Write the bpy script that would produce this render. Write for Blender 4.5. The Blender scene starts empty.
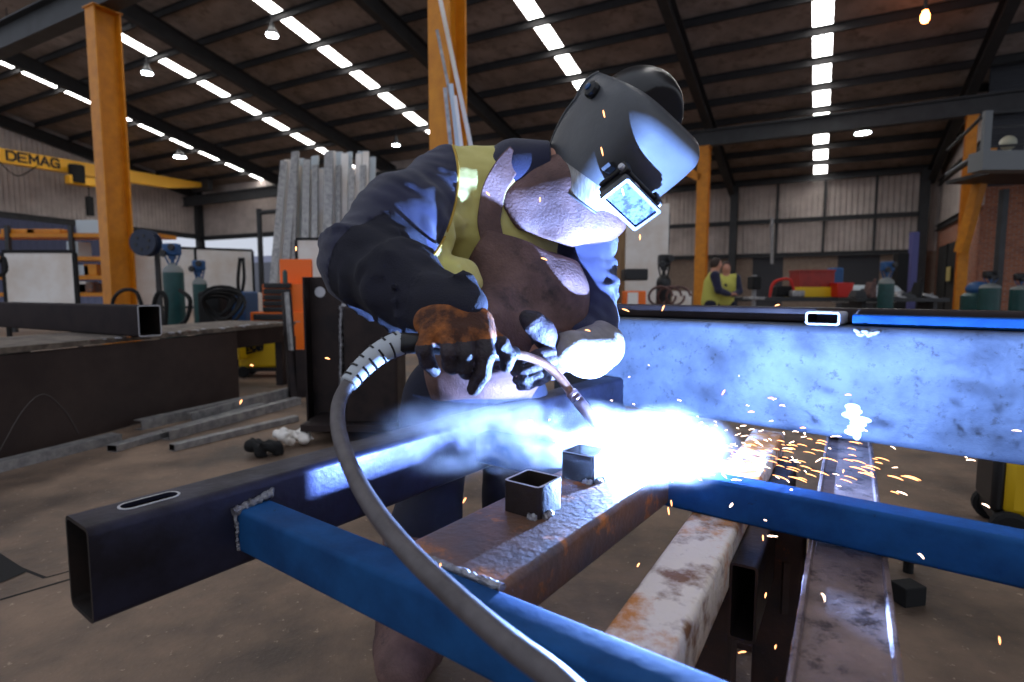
import bpy, math, random
import numpy as np
from mathutils import Matrix, Vector, Quaternion
random.seed(7)
SC = bpy.context.scene
COL = SC.collection
PI = math.pi
H = 1.12                       # eye height of the camera above the floor (m)
F, CX, CY = 569.0, 512.0, 341.0
PH = math.atan(51 / F)         # downward pitch

# ------------------------------------------------------------------ places
def ray(x, y):
    u = (x - CX) / F; v = -(y - CY) / F
    return Vector((u, math.cos(PH) + v * math.sin(PH), -math.sin(PH) + v * math.cos(PH)))
def C(x, y, Y):                # a point seen at x, y standing Y metres ahead
    r = ray(x, y); p = r * (Y / r.y); p.z += H; return p
def G(x, y, z=0.0):            # a point seen at x, y on the level plane z
    r = ray(x, y); p = r * ((z - H) / r.z); p.z = z; return p
YA = math.atan(311 / math.hypot(F, 51))
A = Vector((math.sin(YA), math.cos(YA), 0)); B = Vector((-math.cos(YA), math.sin(YA), 0)); Z = Vector((0, 0, 1))
def AB(a, b, z=0.0): return A * a + B * b + Z * z
U = Vector((.595, .804, 0)).normalized(); V = Vector((U.y, -U.x, 0))
def UV(s, t, z=0.0): return U * s + V * t + Z * z
def roof_z(a): return H + 13.16 - .218 * a
def frame3(x, y, z):           # 3x3 with given columns
    return Matrix((x, y, z)).transposed()
def look(dirv, up=Z):          # frame whose x runs along dirv, z near up
    x = Vector(dirv).normalized(); y = Vector(up).cross(x)
    if y.length < 1e-5: y = Vector((0, 1, 0)).cross(x)
    y.normalize(); return frame3(x, y, x.cross(y))

# ------------------------------------------------------------------ mesh builder
class MB:
    def __init__(s): s.v = []; s.f = []; s.m = []
    def add(s, vs, fs, m=0):
        o = len(s.v); s.v += [tuple(p) for p in vs]
        s.f += [tuple(i + o for i in f) for f in fs]; s.m += [m] * len(fs)
    def box(s, c, size, R=None, m=0, taper=1.0):
        c = Vector(c); hx, hy, hz = [q / 2 for q in size]; vs = []
        for k in (-1, 1):
            q = taper if k > 0 else 1.0
            for (i, j) in ((-1, -1), (1, -1), (1, 1), (-1, 1)):
                p = Vector((i * hx * q, j * hy * q, k * hz)); vs.append(c + (R @ p if R else p))
        s.add(vs, [(0, 3, 2, 1), (4, 5, 6, 7), (0, 1, 5, 4), (1, 2, 6, 5), (2, 3, 7, 6), (3, 0, 4, 7)], m); return s
    def prism(s, prof, o, R, L, m=0):      # profile in local y,z; runs along local x
        o = Vector(o); n = len(prof)
        vs = [o + R @ Vector((x, p[0], p[1])) for x in (0, L) for p in prof]
        s.add(vs, [(i, i + n, (i + 1) % n + n, (i + 1) % n) for i in range(n)] + [tuple(range(n)), tuple(range(2 * n - 1, n - 1, -1))], m); return s
    def hollow(s, po, pi, o, R, L, m=0, mi=0, mr=None):
        o = Vector(o); n = len(po); mr = m if mr is None else mr
        vs = [o + R @ Vector((x, p[0], p[1])) for x in (0, L) for pr in (po, pi) for p in pr]
        b = len(s.v)
        s.v += [tuple(p) for p in vs]
        for i in range(n):
            j = (i + 1) % n
            s.f.append((b + i, b + i + 2 * n, b + j + 2 * n, b + j)); s.m.append(m)
            s.f.append((b + n + i, b + n + j, b + n + j + 2 * n, b + n + i + 2 * n)); s.m.append(mi)
            s.f.append((b + i, b + j, b + n + j, b + n + i)); s.m.append(mr)
            s.f.append((b + 2 * n + i, b + 3 * n + i, b + 3 * n + j, b + 2 * n + j)); s.m.append(mr)
        return s
    def tube(s, path, r, n=12, m=0, cap=True, flat=1.0):
        path = [Vector(p) for p in path]; N = len(path); rr = r if hasattr(r, '__len__') else [r] * N
        up = None; vs = []
        for i, p in enumerate(path):
            t = (path[min(i + 1, N - 1)] - path[max(i - 1, 0)]).normalized()
            if up is None:
                up = Vector((0, 0, 1)) if abs(t.z) < .9 else Vector((0, 1, 0))
            x = (up - t * up.dot(t)).normalized(); up = x; y = t.cross(x)
            for k in range(n):
                a = 2 * PI * k / n; vs.append(p + (x * math.cos(a) * flat + y * math.sin(a)) * rr[i])
        fs = [(i * n + k, i * n + (k + 1) % n, (i + 1) * n + (k + 1) % n, (i + 1) * n + k) for i in range(N - 1) for k in range(n)]
        if cap: fs += [tuple(range(n - 1, -1, -1)), tuple(range((N - 1) * n, N * n))]
        s.add(vs, fs, m); return s
    def lathe(s, prof, o, R=None, n=24, m=0):   # profile of (r, h); axis local z
        o = Vector(o); vs = []
        for (r, h) in prof:
            for k in range(n):
                a = 2 * PI * k / n; p = Vector((r * math.cos(a), r * math.sin(a), h)); vs.append(o + (R @ p if R else p))
        fs = [(i * n + k, i * n + (k + 1) % n, (i + 1) * n + (k + 1) % n, (i + 1) * n + k) for i in range(len(prof) - 1) for k in range(n)]
        fs += [tuple(range(n - 1, -1, -1)), tuple(range((len(prof) - 1) * n, len(prof) * n))]
        s.add(vs, fs, m); return s
    def ell(s, c, r, R=None, n=16, m=0):
        prof = [(math.sin(PI * i / n) if 0 < i < n else .001, -math.cos(PI * i / n)) for i in range(n + 1)]
        M = Matrix.Diagonal(Vector(r)); s.lathe(prof, c, (R @ M) if R else M, n=20, m=m); return s

def rrect(w, h, r, k=4, oy=0, oz=0):
    out = []
    for (cx, cy, a0) in ((w / 2 - r, h / 2 - r, 0), (-w / 2 + r, h / 2 - r, 90), (-w / 2 + r, -h / 2 + r, 180), (w / 2 - r, -h / 2 + r, 270)):
        for i in range(k + 1):
            a = math.radians(a0 + 90 * i / k); out.append((cx + r * math.cos(a) + oy, cy + r * math.sin(a) + oz))
    return out
def ibeam(w, h, tf, tw):
    return [(-w/2, -h/2), (w/2, -h/2), (w/2, -h/2+tf), (tw/2, -h/2+tf), (tw/2, h/2-tf), (w/2, h/2-tf), (w/2, h/2), (-w/2, h/2), (-w/2, h/2-tf), (-tw/2, h/2-tf), (-tw/2, -h/2+tf), (-w/2, -h/2+tf)]
def channel(w, h, t):          # C open towards +y
    return [(-w/2, -h/2), (w/2, -h/2), (w/2, -h/2+t), (-w/2+t, -h/2+t), (-w/2+t, h/2-t), (w/2, h/2-t), (w/2, h/2), (-w/2, h/2)]
def rhs(mb, p0, p1, w, h, t=.005, r=None, m=0, mi=1, mr=2, up=Z):   # hollow section between two centre points
    p0 = Vector(p0); p1 = Vector(p1); r = r or 2.2 * t
    mb.hollow(rrect(w, h, r), rrect(w - 2*t, h - 2*t, max(r - t, .001)), p0, look(p1 - p0, up), (p1 - p0).length, m, mi, mr)
def spline(pts, n=8):
    P = [Vector(p) for p in pts]; P = [P[0] * 2 - P[1]] + P + [P[-1] * 2 - P[-2]]; out = []
    for i in range(1, len(P) - 2):
        for k in range(n):
            t = k / n; a, b, c, d = P[i-1], P[i], P[i+1], P[i+2]
            out.append(.5 * ((2*b) + (c - a) * t + (2*a - 5*b + 4*c - d) * t*t + (-a + 3*b - 3*c + d) * t**3))
    out.append(P[-2]); return out

# ------------------------------------------------------------------ objects
WM = {}
def link_obj(o, parent=None, M=None):
    COL.objects.link(o); WM[o.name] = M or Matrix.Identity(4)
    if parent is not None: o.parent = parent
    return o
def obj(name, mb, mats, parent=None, smooth=False, bevel=0, seg=2, origin=None, auto=35):
    me = bpy.data.meshes.new(name); me.from_pydata(mb.v, [], mb.f)
    return obj_me(name, me, mats, parent, smooth, bevel, seg, origin, auto, mb.m)
def obj_me(name, me, mats, parent=None, smooth=False, bevel=0, seg=2, origin=None, auto=35, midx=None):
    for m in (mats if isinstance(mats, (list, tuple)) else [mats]): me.materials.append(m)
    if midx is not None: me.polygons.foreach_set('material_index', midx)
    me.validate(); me.update()
    o = bpy.data.objects.new(name, me)
    if parent is not None: me.transform(WM[parent.name].inverted()); M = WM[parent.name].copy()
    elif origin is not None:
        M = Matrix.Translation(Vector(origin)); me.transform(M.inverted()); o.matrix_world = M
    else: M = Matrix.Identity(4)
    link_obj(o, parent, M)
    if smooth or bevel:
        me.polygons.foreach_set('use_smooth', [True] * len(me.polygons))
        if smooth != 'all' : me.set_sharp_from_angle(angle=math.radians(auto))
    if bevel:
        b = o.modifiers.new('bevel', 'BEVEL'); b.width = bevel; b.segments = seg; b.limit_method = 'ANGLE'; b.angle_limit = math.radians(40)
    return o
def tag(o, label, cat, group=None, kind=None):
    if label: o['label'] = label
    if cat: o['category'] = cat
    if group: o['group'] = group
    if kind: o['kind'] = kind
    return o
def thing(name, loc, label, cat, group=None, rz=0.0, R=None, kind=None):
    o = bpy.data.objects.new(name, None); o.empty_display_size = .1
    M = Matrix.Translation(Vector(loc)) @ (R.to_4x4() if R else Matrix.Rotation(rz, 4, 'Z'))
    o.matrix_world = M; link_obj(o, None, M); return tag(o, label, cat, group, kind)
def dup(root, M, label=None, group=None, name=None):
    r = root.copy(); COL.objects.link(r); r.matrix_world = M; WM[r.name] = M
    if label: r['label'] = label
    if group: r['group'] = group
    for ch in list(root.children):
        c = ch.copy(); COL.objects.link(c); c.parent = r; WM[c.name] = M
        for g in ch.children:
            d = g.copy(); COL.objects.link(d); d.parent = c
    return r
def struct(o, label=None):
    o['kind'] = 'structure'
    if label: o['label'] = label
    return o

# ------------------------------------------------------------------ materials
def rgb(r, g, b):              # display values to linear
    f = lambda c: ((c / 255 + .055) / 1.055) ** 2.4 if c > 10.3 else c / 255 / 12.92
    return (f(r), f(g), f(b), 1)
def mat(name, c1, c2=None, scale=8, rough=.6, metal=0.0, bump=0.0, bscale=None, detail=6, lo=.35, hi=.65, c3=None, s3=3, lo3=.55, hi3=.65,
        rough2=None, stretch=None, wave=None, coat=0, spec=None, emit=None, estr=0, sheen=0, space='Object'):
    m = bpy.data.materials.new(name); m.use_nodes = True; nt = m.node_tree; N = nt.nodes; L = nt.links
    b = N['Principled BSDF']; b.inputs['Base Color'].default_value = c1; b.inputs['Roughness'].default_value = rough; b.inputs['Metallic'].default_value = metal
    if spec is not None: b.inputs['Specular IOR Level'].default_value = spec
    if coat: b.inputs['Coat Weight'].default_value = coat; b.inputs['Coat Roughness'].default_value = .15
    if sheen: b.inputs['Sheen Weight'].default_value = sheen
    if emit: b.inputs['Emission Color'].default_value = emit; b.inputs['Emission Strength'].default_value = estr
    tc = N.new('ShaderNodeTexCoord'); out = tc.outputs[space]
    if stretch:
        mp = N.new('ShaderNodeMapping'); mp.inputs['Scale'].default_value = stretch; L.new(out, mp.inputs[0]); out = mp.outputs[0]
    def noise(sc, dt=detail, rg=.6):
        n = N.new('ShaderNodeTexNoise'); n.inputs['Scale'].default_value = sc; n.inputs['Detail'].default_value = dt; n.inputs['Roughness'].default_value = rg
        L.new(out, n.inputs['Vector']); return n.outputs['Fac']
    def ramp(s, a, z):
        r = N.new('ShaderNodeMapRange'); r.inputs[1].default_value = a; r.inputs[2].default_value = z; L.new(s, r.inputs[0]); return r.outputs[0]
    def mix(f, a, c):
        x = N.new('ShaderNodeMix'); x.data_type = 'RGBA'; L.new(f, x.inputs[0])
        for k, q in ((6, a), (7, c)):
            if isinstance(q, tuple): x.inputs[k].default_value = q
            else: L.new(q, x.inputs[k])
        return x.outputs[2]
    col = c1
    if c2: f = ramp(noise(scale), lo, hi); col = mix(f, c1, c2)
    if c2 and rough2 is not None:
        r = N.new('ShaderNodeMapRange'); L.new(f, r.inputs[0]); r.inputs[3].default_value = rough; r.inputs[4].default_value = rough2; L.new(r.outputs[0], b.inputs['Roughness'])
    if c3: col = mix(ramp(noise(s3, 8, .7), lo3, hi3), col, c3)
    if not isinstance(col, tuple): L.new(col, b.inputs['Base Color'])
    hgt = None
    if bump: hgt = noise(bscale or scale * 3)
    if wave:                   # wave = (axis vector, period, depth): profiled sheeting
        ax, per, dep = wave
        vm = N.new('ShaderNodeVectorMath'); vm.operation = 'DOT_PRODUCT'; L.new(tc.outputs['Object'], vm.inputs[0]); vm.inputs[1].default_value = ax
        mu = N.new('ShaderNodeMath'); mu.operation = 'MULTIPLY'; L.new(vm.outputs['Value'], mu.inputs[0]); mu.inputs[1].default_value = 2 * PI / per
        si = N.new('ShaderNodeMath'); si.operation = 'SINE'; L.new(mu.outputs[0], si.inputs[0])
        mr = N.new('ShaderNodeMapRange'); L.new(si.outputs[0], mr.inputs[0]); mr.inputs[1].default_value = .2; mr.inputs[2].default_value = .9
        hgt = mr.outputs[0]; bump = 1.0
    if bump:
        bp = N.new('ShaderNodeBump'); bp.inputs['Strength'].default_value = min(1, bump); bp.inputs['Distance'].default_value = (wave[2] if wave else .01)
        L.new(hgt, bp.inputs['Height']); L.new(bp.outputs[0], b.inputs['Normal'])
    return m
def glow(name, c, s):
    m = bpy.data.materials.new(name); m.use_nodes = True; N = m.node_tree.nodes; N.clear()
    e = N.new('ShaderNodeEmission'); e.inputs[0].default_value = c; e.inputs[1].default_value = s
    o = N.new('ShaderNodeOutputMaterial'); m.node_tree.links.new(e.outputs[0], o.inputs[0]); return m
M = {}
M['floor'] = mat('worn concrete', rgb(142, 118, 98), rgb(76, 62, 52), scale=2.2, rough=.75, bump=.5, bscale=30, c3=rgb(186, 166, 142), s3=30, lo3=.61, hi3=.70, rough2=.5)
M['joint'] = mat('dark joint', rgb(18, 16, 15), rough=.9)
M['steel_black'] = mat('mill scale steel', rgb(40, 36, 38), rgb(62, 52, 50), scale=5, rough=.42, metal=.75, bump=.15, bscale=60, rough2=.6)
M['steel_in'] = mat('tube interior', rgb(24, 20, 20), rgb(44, 32, 26), scale=12, rough=.7, metal=.4)
M['cut'] = mat('cut steel edge', rgb(196, 196, 202), rough=.45, metal=.35, bump=.2, bscale=200)
M['rail'] = mat('blue black rail steel', rgb(66, 68, 92), rgb(40, 36, 42), scale=4, rough=.38, metal=.8, bump=.12, bscale=70, rough2=.55)
M['blue'] = mat('blue primer', rgb(28, 80, 134), rgb(20, 60, 106), scale=9, rough=.75, spec=.15, metal=0, bump=.1, bscale=60, c3=rgb(30, 40, 58), s3=22, lo3=.66, hi3=.72)
M['rustbar'] = mat('brown mill steel with orange rust', rgb(84, 76, 78), rgb(122, 84, 58), scale=7, rough=.5, metal=.3, bump=.25, bscale=60, c3=rgb(200, 120, 44), s3=9, lo3=.55, hi3=.66)
M['patina'] = mat('scorched flaking trestle steel', rgb(226, 212, 198), rgb(120, 78, 46), scale=12, rough=.65, bump=.6, bscale=40, c3=rgb(196, 124, 50), s3=5, lo3=.5, hi3=.6, lo=.5, hi=.62)
M['brown'] = mat('worn brown trestle steel', rgb(86, 70, 66), rgb(140, 118, 110), scale=7, rough=.5, metal=.35, bump=.5, bscale=40, c3=rgb(58, 42, 38), s3=20, lo3=.52, hi3=.62, stretch=(1, 1, 1))
M['rustdark'] = mat('dark rusty steel', rgb(66, 42, 34), rgb(38, 28, 27), scale=9, rough=.65, metal=.3, bump=.3, c3=rgb(120, 60, 26), s3=14, lo3=.62, hi3=.7)
M['bigbeam'] = mat('weathered grey beam steel', rgb(86, 93, 105), rgb(56, 63, 76), scale=6, rough=.62, metal=.1, bump=.25, bscale=50, c3=rgb(42, 44, 52), s3=34, lo3=.56, hi3=.66, rough2=.6)
M['zinc'] = mat('galvanised steel', rgb(176, 174, 172), rgb(132, 132, 134), scale=14, rough=.4, metal=.6, rough2=.55)
M['orange'] = mat('orange column paint', rgb(216, 138, 16), rgb(196, 120, 12), scale=5, rough=.5, c3=rgb(130, 78, 30), s3=14, lo3=.66, hi3=.74)
M['craneyellow'] = mat('crane yellow paint', rgb(250, 182, 36), rough=.45)
M['girder'] = mat('dark grey structural paint', rgb(52, 54, 56), rgb(42, 42, 44), scale=3, rough=.6)
M['rafter'] = mat('dark roof steel', rgb(40, 38, 38), rgb(30, 28, 28), scale=3, rough=.7)
M['roof'] = mat('aged roof sheeting underside', rgb(158, 142, 132), rgb(124, 112, 104), scale=.9, rough=.7, c3=rgb(100, 86, 76), s3=2.5, lo3=.5, hi3=.7)
M['black'] = mat('black plastic', rgb(18, 18, 20), rough=.45)
M['blackmatt'] = mat('matt black', rgb(14, 14, 15), rough=.85)
M['white'] = mat('off white board', rgb(238, 234, 228), rgb(214, 198, 180), scale=1.5, rough=.7, lo=.4, hi=.75)
M['cyl'] = mat('green cylinder paint', rgb(24, 74, 72), rgb(18, 58, 58), scale=7, rough=.4)
M['cylgrey'] = mat('grey cylinder shoulder', rgb(120, 124, 122), rough=.5)
M['tool_orange'] = mat('orange cabinet enamel', rgb(242, 112, 18), rough=.4)
M['yellow'] = mat('yellow machine plastic', rgb(226, 184, 22), rough=.45)
M['red'] = mat('red paint', rgb(158, 40, 28), rgb(130, 34, 26), scale=6, rough=.5)
M['redbright'] = mat('bright red plastic', rgb(200, 36, 24), rough=.5)
M['bluep'] = mat('blue painted metal', rgb(30, 78, 128), rough=.5)
M['tank'] = mat('pale tank enamel', rgb(190, 200, 205), rough=.4)
M['rubber'] = mat('grey cable rubber', rgb(90, 84, 86), rgb(72, 66, 68), scale=40, rough=.5)
M['relief'] = mat('pale strain relief', rgb(170, 176, 182), rough=.5)
M['copper'] = mat('brass torch neck', rgb(176, 140, 120), rgb(130, 92, 74), scale=30, rough=.35, metal=.8)
M['bead'] = mat('weld bead', rgb(190, 190, 196), rgb(120, 116, 120), scale=60, rough=.35, metal=.9, bump=.8, bscale=120)
M['hivis'] = mat('hi-vis yellow cotton', rgb(212, 202, 124), rgb(194, 182, 106), scale=6, rough=.9, bump=.35, bscale=420, sheen=.15)
M['navy'] = mat('navy cotton drill', rgb(34, 36, 66), rgb(26, 28, 52), scale=7, rough=.92, bump=.35, bscale=420, sheen=.2)
M['navydark'] = mat('dark navy welding sleeve', rgb(24, 24, 40), rgb(18, 18, 30), scale=9, rough=.9, bump=.4, bscale=300)
M['leather'] = mat('scorched brown leather', rgb(116, 86, 80), rgb(74, 52, 50), scale=9, rough=.62, bump=.4, bscale=140, c3=rgb(44, 32, 34), s3=7, lo3=.55, hi3=.68, rough2=.75)
M['suede'] = mat('tan suede glove', rgb(168, 98, 44), rgb(70, 40, 26), scale=16, rough=.9, bump=.6, bscale=160, lo=.42, hi=.62)
M['glove'] = mat('dark glove leather', rgb(54, 42, 48), rgb(34, 28, 34), scale=22, rough=.62, bump=.6, bscale=130)
M['skirt'] = mat('scuffed silver skirt', rgb(168, 166, 162), rgb(120, 118, 116), scale=30, rough=.35, metal=.3, bump=.1, stretch=(6, 1, 1))
M['shell'] = mat('black helmet shell', rgb(78, 80, 84), rgb(64, 66, 70), scale=5, rough=.42, bump=.08, bscale=50, c3=rgb(96, 98, 102), s3=9, lo3=.6, hi3=.8, rough2=.5)
M['lens'] = mat('dusty lens glass', rgb(74, 90, 124), rgb(36, 48, 78), scale=60, rough=.12, lo=.45, hi=.6, spec=.8)
M['skin'] = mat('skin', rgb(196, 140, 116), rough=.55)
M['hair'] = mat('brown hair', rgb(50, 34, 26), rough=.7)
M['denim'] = mat('navy work trousers', rgb(30, 32, 52), rgb(22, 24, 40), scale=8, rough=.9, bump=.3, bscale=300)
M['vest'] = mat('worker hi-vis yellow', rgb(196, 192, 92), rough=.9)
M['clad'] = mat('ribbed wall cladding', rgb(204, 190, 182), rgb(180, 166, 158), scale=1.2, rough=.6, wave=((1, 0, 0), .25, .05))
M['slat'] = mat('dark shutter', rgb(60, 62, 68), rough=.6, wave=((0, 0, 1), .1, .03))
M['frame_grey'] = mat('grey platform paint', rgb(112, 116, 118), rough=.6)
M['tube_black'] = mat('black tube scale', rgb(40, 34, 36), rgb(50, 42, 42), scale=5, rough=.8, spec=.15, bump=.1)
M['chalk'] = mat('chalk line', rgb(104, 98, 94), rough=.9)
def brick_mat():
    m = bpy.data.materials.new('red brick'); m.use_nodes = True; N = m.node_tree.nodes; L = m.node_tree.links; b = N['Principled BSDF']
    tc = N.new('ShaderNodeTexCoord'); sp = N.new('ShaderNodeSeparateXYZ'); cb = N.new('ShaderNodeCombineXYZ'); L.new(tc.outputs['Object'], sp.inputs[0])
    L.new(sp.outputs[0], cb.inputs[0]); L.new(sp.outputs[2], cb.inputs[1])
    br = N.new('ShaderNodeTexBrick'); L.new(cb.outputs[0], br.inputs['Vector']); br.inputs['Scale'].default_value = 1
    br.inputs['Brick Width'].default_value = .24; br.inputs['Row Height'].default_value = .086; br.inputs['Mortar Size'].default_value = .01
    br.inputs['Color1'].default_value = rgb(176, 104, 70); br.inputs['Color2'].default_value = rgb(140, 78, 54); br.inputs['Mortar'].default_value = rgb(150, 140, 130)
    L.new(br.outputs[0], b.inputs['Base Color']); b.inputs['Roughness'].default_value = .85; return m
M['brick'] = brick_mat()
M['skylight'] = glow('translucent skylight sheet', (1, .98, .96, 1), 11)
M['lamp'] = glow('high bay lamp', (.85, .93, 1, 1), 60)
M['lamp_orange'] = glow('amber beacon', (1, .3, .08, 1), 25)
M['spark'] = glow('hot spark', (1, .40, .15, 1), 5)
M['spark_white'] = glow('white hot spark', (1, .68, .50, 1), 9)
M['arc'] = glow('arc', (.72, .84, 1, 1), 900)
ARC_W, SKY, EXPO, SM1, SM2 = 490.0, 0.74, 0.0, 4.0, 3.4
# ================================================================== THE SHED
def slab(name, p, q, r, mats, thick=.05, label=None):   # panel with corners p, p+q, p+q+r, p+r given local axes on q
    p = Vector(p); q = Vector(q); r = Vector(r); n = q.cross(r).normalized()
    x = q.normalized(); z = r.normalized()
    me = bpy.data.meshes.new(name)
    R = frame3(x, -n, n.cross(x))
    Mw = Matrix.Translation(p) @ R.to_4x4()
    inv = Mw.inverted(); off = n * thick
    vs = [inv @ (p + k) for k in (Vector(), q, q + r, r)] + [inv @ (p + k + off) for k in (Vector(), q, q + r, r)]
    me.from_pydata([tuple(v) for v in vs], [], [(0, 3, 2, 1), (4, 5, 6, 7), (0, 1, 5, 4), (1, 2, 6, 5), (2, 3, 7, 6), (3, 0, 4, 7)])
    me.materials.append(mats); me.update()
    o = bpy.data.objects.new(name, me); o.matrix_world = Mw; link_obj(o, None, Mw); return struct(o, label)

# floor
mb = MB(); mb.add([AB(-9, -17), AB(45, -17), AB(45, 48), AB(-9, 48)], [(0, 1, 2, 3)]); mb.add([AB(-9, -17, -.1), AB(45, -17, -.1), AB(45, 48, -.1), AB(-9, 48, -.1)], [(3, 2, 1, 0)])
struct(obj('floor', mb, M['floor']), 'dirty brown concrete workshop floor')
def floor_joint(p, q, w=.012):
    d = (q - p).normalized(); n = Vector((-d.y, d.x, 0)); mb = MB()
    mb.box((p + q) / 2 + Z * .0005, ((q - p).length, w, .002), look(d)); return struct(obj('floor_joint', mb, M['joint']))
floor_joint(G(0, 600), G(160, 553)); floor_joint(G(0, 560), G(45, 578)); floor_joint(G(45, 578), G(240, 525), .008)
mb = MB(); mb.add([G(0, 553, .003), G(28, 571, .003), G(0, 583, .003), G(-30, 575, .003)], [(0, 1, 2, 3)][::1]); struct(obj('floor_joint', mb, M['joint']))
# roof: one pitch falling away from the camera
def roof_pt(a, b, dz=0): return AB(a, b, roof_z(a) + dz)
mb = MB()
b_edges = [-16, -.38, 1.12, 8.35, 9.6, 17.05, 18.3, 24.8, 26.05, 32.9, 34.15, 41.2]
for i in range(0, len(b_edges) - 1, 2):
    b0, b1 = b_edges[i], b_edges[i + 1]
    vs = [roof_pt(a, b, d) for d in (.02, .08) for (a, b) in ((5, b0), (34, b0), (34, b1), (5, b1))]
    mb.add(vs, [(0, 3, 2, 1), (4, 5, 6, 7), (0, 1, 5, 4), (1, 2, 6, 5), (2, 3, 7, 6), (3, 0, 4, 7)])
struct(obj('ceiling', mb, M['roof']), 'dark sheet roof falling towards the rear wall')
for k, i in enumerate(range(1, len(b_edges) - 1, 2)):
    mb = MB(); b0, b1 = b_edges[i], b_edges[i + 1]
    c = (b0 + b1) / 2; b0, b1 = c - .29, c + .29
    vs = [roof_pt(a, b, d) for d in (.03, .05) for (a, b) in ((5, b0), (33.5, b0), (33.5, b1), (5, b1))]
    mb.add(vs, [(0, 3, 2, 1), (4, 5, 6, 7), (0, 1, 5, 4), (1, 2, 6, 5), (2, 3, 7, 6), (3, 0, 4, 7)])
    for e0, e1 in ((b_edges[i], b0), (b1, b_edges[i + 1])):
        vs = [roof_pt(a, b, d) for d in (.02, .06) for (a, b) in ((5, e0), (34, e0), (34, e1), (5, e1))]
        mb.add(vs, [(0, 3, 2, 1), (4, 5, 6, 7), (0, 1, 5, 4), (1, 2, 6, 5), (2, 3, 7, 6), (3, 0, 4, 7)], 1)
    struct(obj('window_%d' % (k + 1), mb, [M['skylight'], M['roof']]), 'bright translucent skylight strip down the roof')
SL = Vector((A.x, A.y, -.218)).normalized()
k = 0; a = 6.35
while a < 33.8:
    mb = MB(); mb.prism(channel(.09, .27, .012), roof_pt(a, -16, -.14), look(B), 57.2)
    struct(obj('roof_purlin', mb, M['rafter']), 'dark roof purlin'); a += 1.69
for b in (-13, -4.2, 4.5, 13.3, 22.1, 30.9, 40.2):
    mb = MB(); a1 = 33.4 if b < 5 else 26.3
    mb.prism(ibeam(.3, .62, .03, .03), roof_pt(5, b, -.62), look(SL), (a1 - 5) / SL.dot(A))
    struct(obj('roof_rafter', mb, M['rafter']), 'heavy dark rafter under the roof sheets')
# rear walls
def wall_panel(name, a, b0, b1, z0, z1, m, side=1, label=None):
    return slab(name, AB(a, b1, z0), B * (b0 - b1), Z * (z1 - z0), m, .06, label)
wall_panel('wall_rear_left', 26.4, 12.9, 40.4, H + 3.7, roof_z(26.4), M['clad'], label='ribbed wall cladding over the open bay')
wall_panel('wall_rear_right', 33.7, -8, 13.5, 2.95, roof_z(33.6), M['clad'], label='ribbed cladding of the rear wall')
slab('wall_return', AB(26.4, 12.9, 0), A * 7.2, Z * 8.8, M['clad'], .06, 'ribbed return wall')
# gable wall to the left
vs = []
x0, x1 = 6.0, 26.4
me = bpy.data.meshes.new('wall_left'); Mw = Matrix.Translation(AB(x0, 40.4, 0)) @ frame3(A, B, Z).to_4x4()
pts = [(0, 0, H + 4.5), (x1 - x0, 0, H + 3.9), (x1 - x0, 0, roof_z(x1)), (0, 0, roof_z(x0))]
me.from_pydata(pts + [(p[0], .06, p[2]) for p in pts], [], [(0, 1, 2, 3), (7, 6, 5, 4), (0, 4, 5, 1), (1, 5, 6, 2), (2, 6, 7, 3), (3, 7, 4, 0)]); me.materials.append(M['clad'])
o = bpy.data.objects.new('wall_left', me); o.matrix_world = Mw; link_obj(o, None, Mw); struct(o, 'ribbed gable wall above the open side')
def member(name, p, q, w, h, m, label=None, up=Z):
    mb = MB(); mb.prism(ibeam(w, h, .025, .02), p, look(Vector(q) - Vector(p), up), (Vector(q) - Vector(p)).length)
    return struct(obj(name, mb, m), label)
member('wall_girt', AB(26.2, 13, H + 3.65), AB(26.2, 40.3, H + 3.75), .2, .3, M['girder'], 'dark girt along the cladding edge')
member('wall_girt', AB(6, 40.2, H + 4.4), AB(26.2, 40.2, H + 3.85), .2, .35, M['girder'], 'dark girt along the gable edge')
for z in (2.95, H + 3.6, roof_z(33.4) - .25):
    member('wall_girt', AB(33.3, -4.2, z), AB(33.3, 13.3, z), .16, .22, M['girder'], 'horizontal girt on the rear wall')
for b, a, z1 in ((40.2, 26.1, 0), (22.1, 26.1, 0), (30.9, 26.1, 0), (13.2, 26.1, 0), (4.4, 33.1, 0), (-4.0, 33.1, 0)):
    mb = MB(); mb.prism(ibeam(.35, .5, .03, .03), AB(a, b, 0), look(Z, A), roof_z(a) - .4)
    struct(obj('wall_column', mb, M['girder']), 'dark steel wall column')
for b in (2.3, .1, -2.1):
    mb = MB(); mb.box(AB(33.45, b, 4.8), (.06, .12, 3.9), look(A)); struct(obj('wall_stud', mb, M['girder']), 'thin vertical rail on the rear wall')
# brick base of rear wall with dark roller doors between
for k, (b0, b1, m, lab) in enumerate(((3.4, 5.6, 'brick', 0), (1.9, 3.4, 'slat', 1), (-.6, 1.9, 'brick', 0), (-2.4, -.6, 'slat', 1), (-8, -2.4, 'brick', 0), (5.6, 13.3, 'brick', 0))):
    wall_panel('door_%d' % (k) if lab else 'wall_base', 33.5, b0, b1, 0, 2.97, M['slat'] if m == 'slat' else mat('painted block %d' % k, rgb(150, 132, 118), rgb(134, 116, 102), rough=.8), label='dark roller door in the rear wall' if lab else 'low masonry wall under the cladding')
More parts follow.
